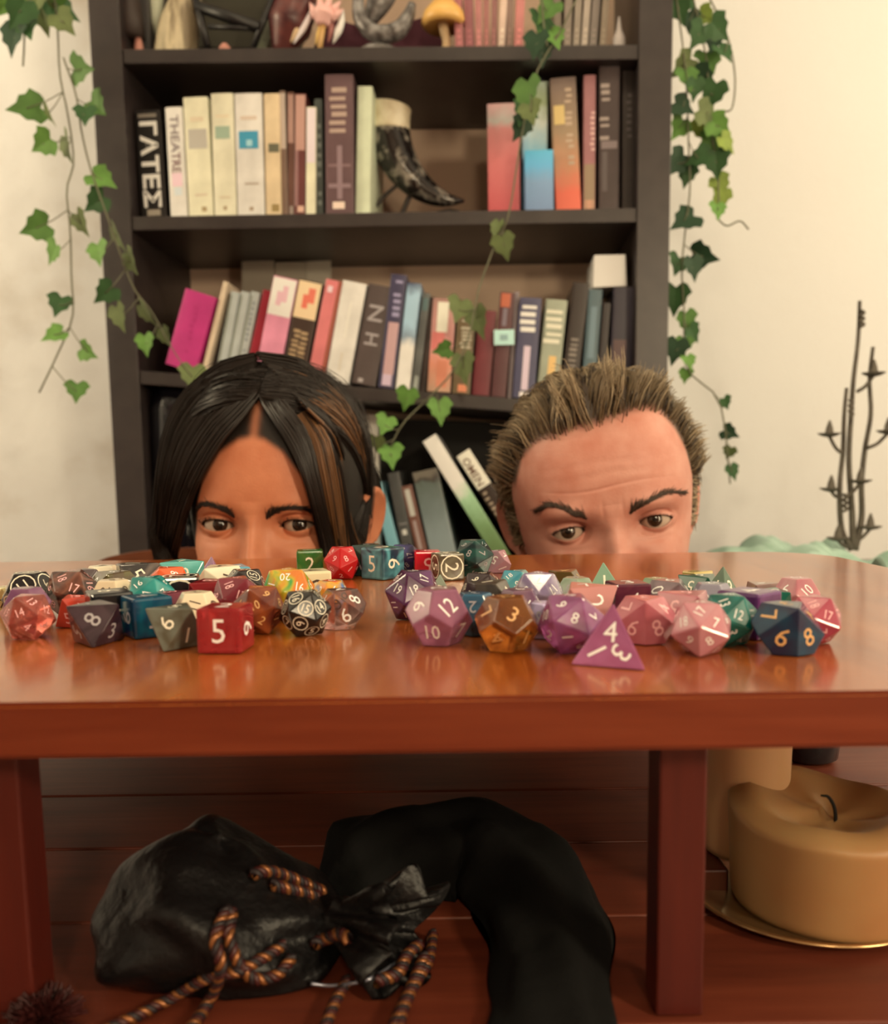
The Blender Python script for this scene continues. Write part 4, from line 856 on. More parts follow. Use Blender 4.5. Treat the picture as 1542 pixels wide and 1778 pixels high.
die('d10', 1366, 1058, 44, R('peacock', (22, 62, 72), (34, 36, 52), tr=0.1), 'gold', 'dark peacock blue die with golden 8 at the front right', 8, show=8, pb=1137)
die('d20', 1414, 1045, 15, R('watermelon', (214, 84, 92), tr=0.5), 'rose', 'watermelon pink die at the right end of the group', 4, pb=1123)
die('d8', 1344, 1033, 15, R('spruce', (20, 92, 66), tr=0.2), 'cream', 'spruce green die in the right back row', 1, pb=1085)
die('d12', 1384, 1012, 25, R('shell', (226, 150, 134), (210, 120, 116), tr=0.4), 'pale', 'shell pink die with pale zero at the back right', 6, pb=1075, show=10)
die('d8', 1322, 1018, 40, R('fawn', (150, 110, 90), tr=0.2), 'white', 'fawn brown die at the back between the pyramid and the shell pink one', 3, pb=1062)

# settle: push overlapping neighbours apart, mostly in depth
FAC = {'d4': 0.62, 'd6': 0.64, 'd8': 0.74, 'd10': 0.66, 'd12': 0.60, 'd20': 0.59}
DICE.sort(key=lambda d: d['y'])
for it in range(200):
    for i in range(len(DICE)):
        a = DICE[i]
        for j in range(i):
            b = DICE[j]; dx, dy = a['x'] - b['x'], a['y'] - b['y']
            need = (a['h'] * FAC[a['kind']] + b['h'] * FAC[b['kind']]) * 0.97
            dd = math.hypot(dx, dy)
            if dd < need:
                if dd < 1e-6: dx, dy, dd = 0, 1e-4, 1e-4
                sgn = 1 if (dy >= 0) else -1
                push = (need - dd) * 0.5
                ux, uy = dx / dd * 0.22, (dy / dd if abs(dy) > 0.3 * dd else sgn * 0.5)
                wa = 0.06 if a['y'] < b['y'] else 0.94
                a['x'] += ux * push * 2 * wa; a['y'] += uy * push * 2 * wa
                b['x'] -= ux * push * 2 * (1 - wa); b['y'] -= uy * push * 2 * (1 - wa)
    for d in DICE:
        d['y'] = min(max(d['y'], TY0 + 0.03), TY1 - 0.03)
NUM_ME = {}; BODY_ME = {}
for d in DICE:
    V, Fc, fs = die_geo(d['kind'])
    c, n, up, inr = fs[d['face'] % len(fs)]
    Rm = Quaternion((0, 0, 1), d['yaw']) @ n.rotation_difference(Vector((0, 0, -1)))
    if d['show'] is not None:                        # turn the wanted number towards the front, upright
        k = [i for i in range(len(fs)) if number_of(d['kind'], i) == str(d['show'])][0]; best = None
        for i in range(len(fs)):
            if i == k: continue
            q = fs[i][1].rotation_difference(Vector((0, 0, -1))); nk_ = q @ fs[k][1]
            if abs(nk_.z) > 0.9: continue
            q = Quaternion((0, 0, 1), -math.pi / 2 - math.atan2(nk_.y, nk_.x)) @ q
            sc = (q @ fs[k][2]).z * 1.0 - abs((q @ fs[k][1]).z - 0.25) * 1.2
            if best is None or sc > best[0]: best = (sc, q)
        Rm = Quaternion((0, 0, 1), d['yaw'] * 0.6) @ best[1]
    RM = np.array(Rm.to_matrix()); zmin = (V @ RM.T)[:, 2].min() * d['h']
    key = (d['kind'], d['m'].name)
    me = mesh_np('die', V * d['h'], Fc, False); me.materials.append(d['m'])
    o = link('die', me, None); o.location = (d['x'], d['y'], Z_T - zmin + 0.0002)
    o.rotation_mode = 'QUATERNION'; o.rotation_quaternion = Rm
    tag(o, d['label'], 'die', 'polyhedral dice on the table')
    nk = (d['kind'], d['orn'])
    if nk not in NUM_ME: NUM_ME[nk] = die_numerals(*nk)
    nv, nf = NUM_ME[nk]
    link('numerals', mesh_np('numerals', nv * d['h'], nf, False), INK[d['ink']], o)
# ------------------------------------------------------------------ under and around the small table
m_wax = mat('cream_wax_old', K(200, 150, 86, 0.95), 0.45, 0.4, sss=0.3, col2=K(184, 122, 66, 0.95), scale=14, bump=0.2, bscale=25)
def candle_mesh(r, h, seed, dip=0.30, n=64, rings=26):
    rn = np.random.RandomState(seed); ph = rn.uniform(0, 6, 6)
    V = []; Fc = []
    def rim(a): return h * (1 + 0.05 * math.sin(a + ph[0]) + 0.045 * math.sin(2 * a + ph[1]) + 0.02 * math.sin(5 * a + ph[2]))
    def rad(a, t): return r * (1 + 0.010 * math.sin(3 * a + ph[3] + 2 * t) - 0.02 * (1 - t) + 0.03 * t * t)
    for i in range(rings):
        t = i / (rings - 1)
        for k in range(n):
            a = 2 * math.pi * k / n; z = t * rim(a)
            e = 1 - 0.12 * max(0, (t - 0.9) / 0.1) ** 2 - 0.03 * max(0, (0.06 - t) / 0.06)
            V.append((rad(a, t) * e * math.cos(a), rad(a, t) * e * math.sin(a), z))
    for j, (f, dz) in enumerate(((0.80, 0.0), (0.66, -0.05), (0.45, -0.6), (0.25, -0.95), (0.10, -1.0))):
        for k in range(n):
            a = 2 * math.pi * k / n
            V.append((r * f * math.cos(a), r * f * math.sin(a), rim(a) * (1 - 0.3 * (1 - f)) + 0.3 * (1 - f) * h + dz * dip * h * 0.5 + (0.0015 if j == 0 else 0)))
    R_ = rings + 5
    for i in range(R_ - 1):
        for k in range(n):
            k2 = (k + 1) % n; Fc.append((i * n + k, i * n + k2, (i + 1) * n + k2, (i + 1) * n + k))
    Fc.append(tuple((R_ - 1) * n + k for k in range(n))); Fc.append(tuple(range(n - 1, -1, -1)))
    return V, Fc
cp = on(1432, 1640, Z_C + 0.004); cr = 0.0335; cp.y += cr; cp.x = at(1434, 1500, cp.y).x
hh = (at(1420, 1352, cp.y).z - Z_C - 0.005) * 0.86
pl = lathe_obj('candle_plate', [(0.008, 0.0), (cr * 1.02, 0.0), (cr * 1.16, 0.0012), (cr * 1.27, 0.0032), (cr * 1.285, 0.0038), (cr * 1.26, 0.0042), (cr * 1.14, 0.0024), (cr * 0.9, 0.0018), (0.004, 0.0018)],
               mat('brass', K(196, 150, 90, 1.3), 0.25, metal=0.9), None, (cp.x - 0.006, cp.y + 0.007, Z_C + 0.0004), 64)
tag(pl, 'thin round brass plate with bright rim under the thick candle', 'plate')
V, Fc = candle_mesh(cr, hh, 4)
cd = link('pillar_candle', mesh_np('pillar_candle', V, Fc), m_wax, None, (cp.x, cp.y, Z_C + 0.0024))
tag(cd, 'thick cream pillar candle with hollow melted top on brass plate', 'candle')
wz = hh * 0.62
tube_obj('wick', [Vector((0.001, -0.003, wz - 0.006)), Vector((0.0015, -0.003, wz + 0.010)), Vector((-0.001, -0.003, wz + 0.0165)), Vector((-0.004, -0.003, wz + 0.0175))], [0.0008, 0.0007, 0.0006, 0.0004], mat('burnt_wick', (0.01, 0.008, 0.006), 0.9), cd, 16, 8)
# candle on a wooden block behind the leg
bY = 0.308
bl0, bl1 = at(1195, 1600, bY), at(1266, 1510, bY)
bz = bl1.z
bo = box('wooden_block', (0, 0, 0), (bl1.x - bl0.x, 0.034, bz - Z_C - 0.0006), m_leg, None, 0.0008, loc=(bl0.x, bY, Z_C + 0.0005))
tag(bo, 'reddish wooden block standing behind the right table leg', 'block')
r2 = (at(1366, 1400, bY + 0.016).x - at(1222, 1400, bY + 0.016).x) / 2
V, Fc = candle_mesh(r2, 0.0585, 9, 0.15)
c2 = link('pillar_candle', mesh_np('pillar_candle', V, Fc), mat('pale_wax', K(206, 150, 92, 1.2), 0.45, sss=0.2), None, (at(1294, 1400, bY + 0.018).x, bY + 0.018, bz + 0.0004))
tag(c2, 'plain pillar candle on the wooden block, partly behind the table leg', 'candle')
ho = lathe_obj('glass_holder', [(0.012, 0), (0.015, 0.002), (0.017, 0.02), (0.015, 0.034), (0.0135, 0.034), (0.015, 0.02), (0.013, 0.004), (0.003, 0.004)], mat('dark_glass', K(40, 36, 32), 0.12, 0.6), None, (at(1402, 1350, 0.46).x, 0.46, Z_C + 0.0005), 24)
tag(ho, 'small dark round holder behind the thick candle', 'holder')
cu = bmesh.new(); bmesh.ops.create_cube(cu, size=1)
bmesh.ops.subdivide_edges(cu, edges=cu.edges[:], cuts=5, use_grid_fill=True)
for vv in cu.verts:
    x, y, z = vv.co; k = 1 - 0.35 * ((2 * x) ** 4 + (2 * z) ** 4) * 0.25
    vv.co = Vector((x * 0.42, y * 0.14 * (1 - 0.5 * ((2 * x) ** 4 + (2 * z) ** 4) / 2), z * 0.40)) * (1.0)
cuo = bm_done('cushion', cu, mat('maroon_velvet', K(70, 14, 18), 0.95, 0.1, col2=K(50, 10, 14), scale=30), None, (0.70, 0.78, 0.2008), smooth=True)
tag(cuo, 'dark maroon cushion standing on the floor behind the coffee table', 'cushion')

# ------------------------------------------------------------------ leather bag with twisted cords
m_leather = mat('black_leather', (0.006, 0.0055, 0.006), 0.40, 0.3, bump=0.35, bscale=160)
m_velvet = mat('black_cloth', (0.006, 0.006, 0.006), 0.9, 0.15, bump=0.3, bscale=90)
def blob(name, ctr, rad, seed, m, parent, fold=0.12, nf=7, flat=True, pull=None, yaw=0.0, n=72, rings=36, base=Z_C + 0.001):
    rn = np.random.RandomState(seed); ph = rn.uniform(0, 6.28, 12)
    V = []; Fc = []
    for i in range(rings + 1):
        t = math.pi * i / rings
        for k in range(n):
            a = 2 * math.pi * k / n
            d = Vector((math.sin(t) * math.cos(a), math.sin(t) * math.sin(a), math.cos(t)))
            f = 1 + fold * math.sin(nf * a + ph[0] + 2.5 * d.z + 1.2 * math.sin(3 * t + ph[1])) * math.sin(t) + 0.6 * fold * math.sin(3 * a + 4 * t + ph[2]) + 0.4 * fold * math.sin(11 * t + 2 * a + ph[3])
            p = Vector((d.x * rad[0], d.y * rad[1], d.z * rad[2])) * f
            if pull: p = pull(p)
            p = Matrix.Rotation(yaw, 3, 'Z') @ p + Vector(ctr)
            if flat and p.z < base: p.z = base + 0.0004 * math.sin(5 * a)
            V.append(p)
    for i in range(rings):
        for k in range(n):
            k2 = (k + 1) % n; Fc.append((i * n + k, (i + 1) * n + k, (i + 1) * n + k2, i * n + k2))
    return V, np.array(Fc)
bagc = on(400, 1752, Z_C) + Vector((0, 0.030, 0.009)); bagc.x = at(392, 1600, bagc.y).x
bh = at(300, 1450, bagc.y).z - Z_C; bw = at(615, 1600, bagc.y).x - bagc.x
bag = empty('drawstring_bag', (bagc.x, bagc.y, Z_C), 'black leather drawstring bag lying under the table with gold twisted cords', 'bag')
def rel(V): return np.array([tuple(p - bag.location) for p in V])
def pull_body(p):
    # full at the left, narrows to the neck on the right
    t = (p.x + bw * 1.05) / (bw * 2.1)
    k = 1.0 if t < 0.58 else max(0.42, 1 - 1.25 * (t - 0.58))
    return Vector((p.x, p.y * (0.7 + 0.3 * k), p.z * k + 0.010 * math.exp(-((t - 0.35) / 0.2) ** 2)))
V, Fq = blob('body', bagc, (bw, 0.034, bh - 0.016), 5, m_leather, bag, 0.07, 5, True, pull_body)
link('body', mesh_np('body', rel(V), Fq), m_leather, bag)
# ruffled mouth: a flared, pleated collar
nk = at(585, 1600, bagc.y - 0.004)
V = []; n = 96; prof = [(0.010, 0.0), (0.009, 0.004), (0.012, 0.010), (0.017, 0.018), (0.021, 0.026), (0.020, 0.027), (0.013, 0.018), (0.007, 0.008)]
ax = Vector((0.84, -0.40, 0.06)).normalized(); e1 = ax.cross(Vector((0, 0, 1))).normalized(); e2 = e1.cross(ax)
for j, (r, l) in enumerate(prof):
    for k in range(n):
        a = 2 * math.pi * k / n; w = 1 + (0.08 + 6 * l) * math.sin(9 * a + 0.6 * j) + 0.10 * math.sin(4 * a + 1)
        p = nk + ax * (l * (1 + 0.2 * math.sin(3 * a))) + (e1 * math.cos(a) + e2 * math.sin(a) * 0.75) * r * w
        if p.z < Z_C + 0.001: p.z = Z_C + 0.001
        V.append(p)
Fq = np.array([(j * n + k, j * n + (k + 1) % n, (j + 1) * n + (k + 1) % n, (j + 1) * n + k) for j in range(len(prof) - 1) for k in range(n)])
link('ruffled_mouth', mesh_np('ruffled_mouth', rel(V), Fq), m_leather, bag)
m_c1 = mat('gold_thread', K(190, 112, 54, 0.62), 0.35, 0.6, metal=0.5); m_c2 = mat('rust_thread', K(96, 34, 26, 0.5), 0.5); m_c3 = mat('black_thread', K(36, 22, 20), 0.6)
def cord(pts, rad=0.00135, turns_per_m=185, name='cord'):
    P = smooth_path(pts, 120)
    for p in P: p[2] = max(p[2], Z_C + rad * 1.6)
    L = np.concatenate([[0], np.cumsum(np.linalg.norm(np.diff(P, axis=0), axis=1))])
    T_ = np.gradient(P, axis=0); T_ /= np.linalg.norm(T_, axis=1, keepdims=True) + 1e-9
    A = np.cross(T_, np.array([0.1, 0.2, 1.0])); A /= np.linalg.norm(A, axis=1, keepdims=True) + 1e-9; B = np.cross(T_, A)
    VV = []; FF = []; MI = []; base = 0
    for s in range(3):
        ph = 2 * math.pi * (L * turns_per_m / 1.0 + s / 3)
        Q = P + rad * 0.72 * (A * np.cos(ph)[:, None] + B * np.sin(ph)[:, None])
        v_, f_ = tubes_np(Q[None], np.full((1, len(Q)), rad * 0.72), 6)
        VV.append(v_); FF.append(f_ + base); MI += [s] * len(f_); base += len(v_)
    me = mesh_np(name, rel([Vector(p) for p in np.vstack(VV)]), np.vstack(FF))
    o = link(name, me, [m_c1, m_c2, m_c3], bag)
    me.polygons.foreach_set('material_index', np.array(MI, dtype=np.int32)); return o
from mathutils.bvhtree import BVHTree
BV_ = [BVHTree.FromPolygons([Vector(v.co) + bag.location for v in o_.data.vertices], [tuple(p.vertices) for p in o_.data.polygons]) for o_ in bag.children]
def sp(px, py, Y):
    d = ray(px, py).normalized(); best = on(px, py, Z_C + 0.002)      # lies on the bag, else on the boards
    for t_ in BV_:
        h_ = t_.ray_cast(Vector((0, 0, CAM_Z)), d)[0]
        if h_ is not None and h_.y < best.y: best = h_
    return best - d * 0.002
cord([sp(392, 1580, .300), sp(374, 1632, .294), sp(384, 1682, .288), sp(364, 1737, .28), sp(334, 1782, .27), sp(300, 1830, .26)])
cord([sp(392, 1580, .300), sp(403, 1588, .302), sp(397, 1622, .298), sp(409, 1662, .290), sp(428, 1690, .286), sp(448, 1700, .288), sp(482, 1692, .292), sp(508, 1662, .298)])
cord([sp(70, 1765, .268), sp(140, 1800, .27), sp(218, 1773, .272), sp(290, 1737, .28), sp(358, 1700, .286), sp(415, 1685, .288), sp(456, 1664, .292), sp(494, 1640, .30)])
cord([sp(438, 1519, .302), sp(462, 1513, .300), sp(500, 1522, .300), sp(562, 1548, .302)], 0.0015)
cord([sp(472, 1536, .298), sp(508, 1545, .298), sp(548, 1556, .30)], 0.0015)
cord([sp(545, 1640, .288), sp(562, 1632, .286), sp(590, 1622, .285), sp(606, 1632, .285)], 0.0015)
cord([sp(752, 1620, .292), sp(744, 1668, .285), sp(722, 1706, .28), sp(700, 1750, .274), sp(690, 1800, .266)])
cord([sp(728, 1640, .29), sp(706, 1660, .286), sp(690, 1690, .282), sp(652, 1704, .278)], 0.0015)
cord([sp(738, 1660, .286), sp(716, 1712, .279), sp(682, 1790, .268)], 0.0015)
cord([sp(604, 1700, .278), sp(582, 1740, .272), sp(560, 1795, .264)], 0.0013)
# thin shiny edge binding of the mouth
tube_obj('binding', [sp(540, 1708, .283) - bag.location, sp(580, 1711, .28) - bag.location, sp(640, 1700, .283) - bag.location, sp(690, 1670, .288) - bag.location], 0.0006, mat('steel_thread', K(170, 160, 150), 0.25, metal=0.6), bag, 30, 6)
# tassel: a fluffy tuft at the end of the long cord
tp = sp(78, 1772, .266); rn = np.random.RandomState(2); S = 420
dr_ = rn.normal(size=(S, 3)); dr_ /= np.linalg.norm(dr_, axis=1, keepdims=True); dr_[:, 2] = np.abs(dr_[:, 2]) * 0.8
t_ = np.linspace(0, 1, 5)
Pp = np.array(tuple(tp))[None, None] + dr_[:, None, :] * (0.010 * t_[None, :, None]) + rn.normal(size=(S, 1, 3)) * 0.001
Pp[..., 2] = np.maximum(Pp[..., 2], Z_C + 0.0006)
v_, f_ = tubes_np(Pp, np.full((S, 5), 0.0004), 3)
link('tassel', mesh_np('tassel', v_ - np.array(tuple(bag.location)), f_), m_c2, bag)
# black cloth slumped behind and to the right
P = smooth_path([on(*q, Z_C) for q in ((555, 1555), (690, 1520), (830, 1515), (915, 1560), (955, 1650), (958, 1750), (950, 1860))], 90)
tt_ = np.linspace(0, 1, 90); kx = P[45][1] / 0.30
rx = kx * np.interp(tt_, [0, 0.05, 0.25, 0.5, 0.75, 1], [0.004, 0.018, 0.024, 0.024, 0.018, 0.016]); rz = kx * np.interp(tt_, [0, 0.05, 0.2, 0.45, 0.6, 0.8, 1], [0.004, 0.022, 0.026, 0.024, 0.016, 0.010, 0.005])
T_ = np.gradient(P, axis=0); T_ /= np.linalg.norm(T_, axis=1, keepdims=True); Nn = np.stack([-T_[:, 1], T_[:, 0], 0 * T_[:, 0]], 1)
V = []; n = 48
for i in range(90):
    for k in range(n):
        a = 2 * math.pi * k / n; w = 1 + 0.07 * math.sin(7 * a + i * 0.16) + 0.05 * math.sin(3 * a - i * 0.3)
        q = P[i] + Nn[i] * rx[i] * math.cos(a) * w + np.array([0, 0, max(0.0, math.sin(a)) * rz[i] * w + 0.001 + (0.0 if math.sin(a) > 0 else 0.0)])
        V.append(q)
Fq = [(i * n + k, (i + 1) * n + k, (i + 1) * n + (k + 1) % n, i * n + (k + 1) % n) for i in range(89) for k in range(n)] + [tuple(range(n)), tuple(89 * n + k for k in range(n - 1, -1, -1))]
c0 = Vector((P[45][0], P[45][1], Z_C))
o = link('black_cloth', mesh_np('black_cloth', np.array(V) - np.array(tuple(c0)), Fq), m_velvet, None, c0)
tag(o, 'slumped dull black cloth bundle behind the leather bag', 'cloth')

# ------------------------------------------------------------------ candle branch, mint cloth and side table at the right
ZS = at(1360, 957, 1.10).z - 0.045
sd = empty('side_table', (0.52, 1.22, 0), 'small plain table with mint cloth, half hidden behind the dice table', 'table')
box('table_top', (-0.13, -0.20, ZS - 0.02), (0.22, 0.20, ZS - 0.0005), m_leg, sd, 0.002)
for x in (-0.115, 0.17):
    for y in (-0.18, 0.15): box('leg', (x, y, 0), (x + 0.03, y + 0.03, ZS - 0.0203), m_leg, sd)
m_mint = mat('mint_fabric', K(184, 196, 158, 1.1), 0.85, 0.2, col2=K(160, 176, 138, 1.1), scale=20)
gx, gy = np.linspace(-0.125, 0.115, 70), np.linspace(-0.195, 0.19, 60)
Vc = []
for y in gy:
    for x in gx:
        e = max(0, (abs(x + 0.005) - 0.06) / 0.06)
        z = 0.012 * (1 - min(1, e)) + 0.0015 + 0.022 * (0.5 + 0.5 * math.sin(70 * x + 24 * y + 2.4 * math.sin(31 * y))) * (0.5 + 0.5 * math.sin(43 * x - 33 * y + 1.0)) + 0.012 * abs(math.sin(84 * x + 40 * y + math.sin(50 * x)))
        Vc.append((x, y, max(0.0008, z * (1 - 0.7 * min(1, e)))))
nx = len(gx)
Fq = np.array([(j * nx + i, j * nx + i + 1, (j + 1) * nx + i + 1, (j + 1) * nx + i) for j in range(len(gy) - 1) for i in range(nx - 1)])
o = link('cloth', mesh_np('cloth', np.array(Vc), Fq), m_mint, None, (0.52, 1.22, ZS))
o.modifiers.new('thick', 'SOLIDIFY').thickness = -0.0006
tag(o, 'crumpled mint green cloth lying behind the right end of the table', 'cloth')
YC = 1.23
m_hazed = mat('hazed_iron', K(104, 90, 68), 0.6, 0.3, col2=K(84, 72, 54), scale=60)  # iron lightened, blur and haze are put into its colour
base = at(1482, 962, YC)
zb = ZS + 0.0006
cb = empty('candle_branch', (base.x, YC, zb), 'dark iron branch-like candle holder against the right wall', 'candelabra')
def cpt(px, py, dy=0.0): return at(px, py, YC + dy) - cb.location
lathe_obj('base', [(0.045, 0.0), (0.046, 0.004), (0.03, 0.007), (0.006, 0.010), (0.005, 0.02)], m_hazed, cb, None, 28)
rods = [[(1482, 955), (1479, 880), (1474, 800), (1478, 720), (1482, 660), (1490, 590), (1493, 522)], [(1484, 955), (1496, 900), (1496, 840), (1502, 780), (1512, 720), (1510, 660), (1516, 602)],
        [(1480, 955), (1462, 920), (1458, 850), (1464, 780), (1466, 720), (1470, 674)]]
for r in rods: tube_obj('rod', [cpt(x, y, 0.006 * (i % 2)) for i, (x, y) in enumerate(r)], [0.0055, 0.0042, 0.0038, 0.0034, 0.003, 0.0026], m_hazed, cb, 40, 8)
def cup(px, py, fx, fy):
    c = cpt(px, py)
    lathe_obj('cup', [(0.002, -0.002), (0.010, 0.0), (0.0155, 0.003), (0.0155, 0.0042), (0.006, 0.004), (0.0045, 0.012), (0.0012, 0.022)], m_hazed, cb, c, 18)
    tube_obj('arm', [cpt(fx, fy), (cpt(fx, fy) + c) / 2 + Vector((0, 0, -0.004)), c], 0.0026, m_hazed, cb, 12, 6)
for a in ((1517, 652, 1488, 680), (1440, 757, 1462, 787), (1542, 752, 1506, 778), (1443, 852, 1460, 862), (1494, 838, 1466, 862), (1455, 938, 1480, 950), (1511, 918, 1482, 940)): cup(*a)
for px, py in ((1478, 708), (1468, 872), (1497, 552)):
    V_ = [cpt(px - 4 + 8 * (i % 2), py - 14 + i * 5, -0.004) for i in range(7)]
    tube_obj('wrap', V_, 0.0022, m_hazed, cb, 24, 6)

# ------------------------------------------------------------------ chair with curved back, left behind the table
CYH = 1.02
ch = empty('chair', (at(300, 960, CYH).x, CYH, 0), 'brown wooden chair with a curved back at the left, behind the woman', 'chair')
m_chair = wood('chair_wood', K(96, 46, 22), K(124, 62, 30), K(146, 80, 44), 'x', 0, 0.35, 0.2)
zt = at(262, 957, CYH).z
arc = [Vector((-0.098, 0.015, zt - 0.014)), Vector((-0.075, 0.02, zt - 0.006)), Vector((-0.03, 0.03, zt - 0.001)), Vector((0.03, 0.035, zt)), Vector((0.10, 0.03, zt - 0.004)), Vector((0.16, 0.015, zt - 0.02))]
bm = bmesh.new(); A = smooth_path(arc, 30); vv = []
for i, p in enumerate(A):
    hgt = 0.06
    vv.append([bm.verts.new((p[0], p[1] + dy, p[2] + dz)) for dy, dz in ((-0.009, 0), (0.009, 0), (0.009, -hgt), (-0.009, -hgt))])
for i in range(len(vv) - 1):
    for k in range(4): bm.faces.new((vv[i][k], vv[i][(k + 1) % 4], vv[i + 1][(k + 1) % 4], vv[i + 1][k]))
bm.faces.new(vv[0]); bm.faces.new(vv[-1][::-1])
bm_done('backrest', bm, m_chair, ch)
for x in (-0.07, 0.13):
    tube_obj('back_post', [Vector((x, 0.03, zt - 0.03)), Vector((x, 0.05, 0.26))], 0.010, m_chair, ch, 6, 10)
    for y in (0.06, 0.265): tube_obj('leg', [Vector((x, y, 0.245)), Vector((x * 1.15, y + 0.01, 0.0))], [0.013, 0.010], m_chair, ch, 4, 10)
box('seat', (-0.10, 0.035, 0.24), (0.16, 0.29, 0.265), m_chair, ch, 0.006)
# ------------------------------------------------------------------ people
def smooth01(t): t = np.clip(t, 0, 1); return t * t * (3 - 2 * t)
class Head:
    """head in its own millimetre frame: x to the picture's right, y away from the camera, z up, origin midway between the eyes"""
    def __init__(s, **k):
        s.__dict__.update(dict(wid=1.0, ipd=62.0, brow=3.0, open_u=(5.0, 5.0), open_l=(3.6, 3.6), eye_w=13.5, tilt=(0.0, 0.0), wrinkles=0.0, nose_w=1.0, bag=0.0, lid=1.0), **k)
        s.Rb = 12.0; s.ex = s.ipd / 2
    def raw_rows(s, z):
        t = np.clip((z - 20) / 100.0, 0, 1); q = (1 - t ** 2.5) ** (1 / 2.2)
        a = np.where(z > 20, 76 * q, np.interp(z, [-114, -105, -90, -70, -45, -20, 0, 20], [16, 32, 45, 56, 64, 70.5, 73.5, 76]))
        yf = np.where(z > 20, 85 - 97 * q, np.interp(z, [-114, -108, -95, -85, -75, -60, -45, -20, 0, 20], [8, -2, -7, -5, -8, -9, -8, -6, -7, -12]))
        yb = np.where(z > 20, 85 + 92 * q, np.interp(z, [-114, -90, -60, -30, 0, 20], [118, 124, 140, 160, 174, 177]))
        yc = np.where(z > 20, 85.0, np.interp(z, [-114, -60, 20], [70, 80, 85]))
        return a, yf, yb, yc
    def rowp(s, z):
        z = np.asarray(z, float)
        if not hasattr(s, 'tab'):
            zz = np.arange(-114, 120.01, 0.5); k = np.exp(-0.5 * (np.arange(-30, 31) * 0.5 / 5.0) ** 2); k /= k.sum(); s.tz = zz; s.tab = []
            for c in s.raw_rows(zz):
                pad = np.concatenate([np.full(30, c[0]), c, np.full(30, c[-1])]); sm = np.convolve(pad, k, 'valid')
                w = smooth01((100 - zz) / 25) * smooth01((zz + 106) / 8); s.tab.append(c * (1 - w) + sm * w)
        r = [np.interp(z, s.tz, c) for c in s.tab]
        return r[0] * s.wid, r[1], r[2], r[3]
    def base_front(s, x, z):
        a, yf, yb, yc = s.rowp(z)
        q = np.clip(np.abs(x) / np.maximum(a, 1e-6), 0, 0.9999) ** 1.25
        return yc - (yc - yf) * np.sqrt(1 - q * q) ** 0.8
    def lids(s, dx, k):
        """upper and lower lid edge at offset dx from the eye centre (k: 0 picture-left eye, 1 picture-right eye)"""
        w = s.eye_w; c = np.clip(1 - (dx / w) ** 2, 0, 1); sg = 1 if k == 1 else -1      # sg*dx grows towards the outer corner
        sk = 1 + 0.12 * sg * dx / w * -1
        base = s.tilt[k] * sg * dx / w
        return base + s.open_u[k] * c ** 0.75 * sk, base - s.open_l[k] * c ** 0.9
    def features(s, x, z):
        g = lambda v, c, w: np.exp(-((v - c) / w) ** 2)
        d = np.zeros_like(x, dtype=float)
        for sx in (-1, 1):
            d -= s.brow * g(x, sx * (s.ex - 1), 17) * g(z, 16, 7)
            d += 8.5 * g(x, sx * s.ex, 18) * g(z, -1, 11)
            d += 3.0 * g(x, sx * (s.ex - 14), 7) * g(z, 2, 9)
            d -= 4.5 * g(x, sx * 40, 17) * g(z, -30, 15)
            d += 2.0 * g(x, sx * 66, 10) * g(z, 18, 18)
            d -= 5.5 * g(x, sx * 12 * s.nose_w, 6.5) * g(z, -40, 6)
            if s.bag: d += s.bag * g(z + 0.004 * (x - sx * s.ex) ** 2 * -1, -13.5, 2.2) * g(x, sx * (s.ex - 2), 13); d -= s.bag * 0.8 * g(z, -9.5, 2.6) * g(x, sx * s.ex, 12)
        nz = np.interp(z, [-50, -45, -40, -34, -20, -8, 2, 10, 20], [0, 8, 20, 21, 14.5, 9.5, 5.5, 2.5, 0])
        nw = np.interp(z, [-50, -40, -30, -15, 0, 15], [12, 10, 9, 7, 6.6, 9]) * s.nose_w
        d -= nz * np.exp(-np.abs(x / nw) ** 2.2)
        d -= 5.5 * g(x, 0, 20) * (g(z, -68, 4.5) + 1.1 * g(z, -78, 5)) - 3 * g(z, -72.5, 1.6) * g(x, 0, 22)
        d -= 5 * g(x, 0, 15) * g(z, -100, 9)
        if s.wrinkles:
            for zc, ph in ((34, 0.0), (43, 1.2), (52, 2.0)):
                d += s.wrinkles * g(z, zc + 1.6 * np.sin(x / 14 + ph), 1.3) * g(x, 0, 40)
            d += s.wrinkles * (g(x, -7, 1.5) + g(x, 8, 1.5)) * g(z, 16, 7)
        return d
    def front(s, x, z):
        x = np.asarray(x, float); z = np.asarray(z, float)
        y = s.base_front(x, z) + s.features(x, z)
        for k, sx in ((0, -1), (1, 1)):
            dx, dz = x - sx * s.ex, z
            r2 = dx ** 2 + dz ** 2; Rl = s.Rb + 1.3
            yl = 12 - np.sqrt(np.maximum(Rl * Rl - r2, 1.0))
            e = np.sqrt((dx / (s.eye_w + 5.5)) ** 2 + (dz / 11.5) ** 2)
            w = 1 - smooth01((e - 0.55) / 0.45)
            y = y * (1 - w) + np.minimum(yl, 6.0) * w
            zu, zl = s.lids(dx, k)
            inn = np.abs(dx) < s.eye_w + 1
            y = y + np.where(inn, 1.2 * s.lid * np.exp(-((dz - zu - 3.6) / 1.0) ** 2) * np.clip(1 - (dx / (s.eye_w + 2)) ** 2, 0, 1) - 0.7 * np.exp(-((dz - zu - 1.2) / 1.4) ** 2) * np.clip(1 - (dx / (s.eye_w + 1)) ** 2, 0, 1), 0)
        return y
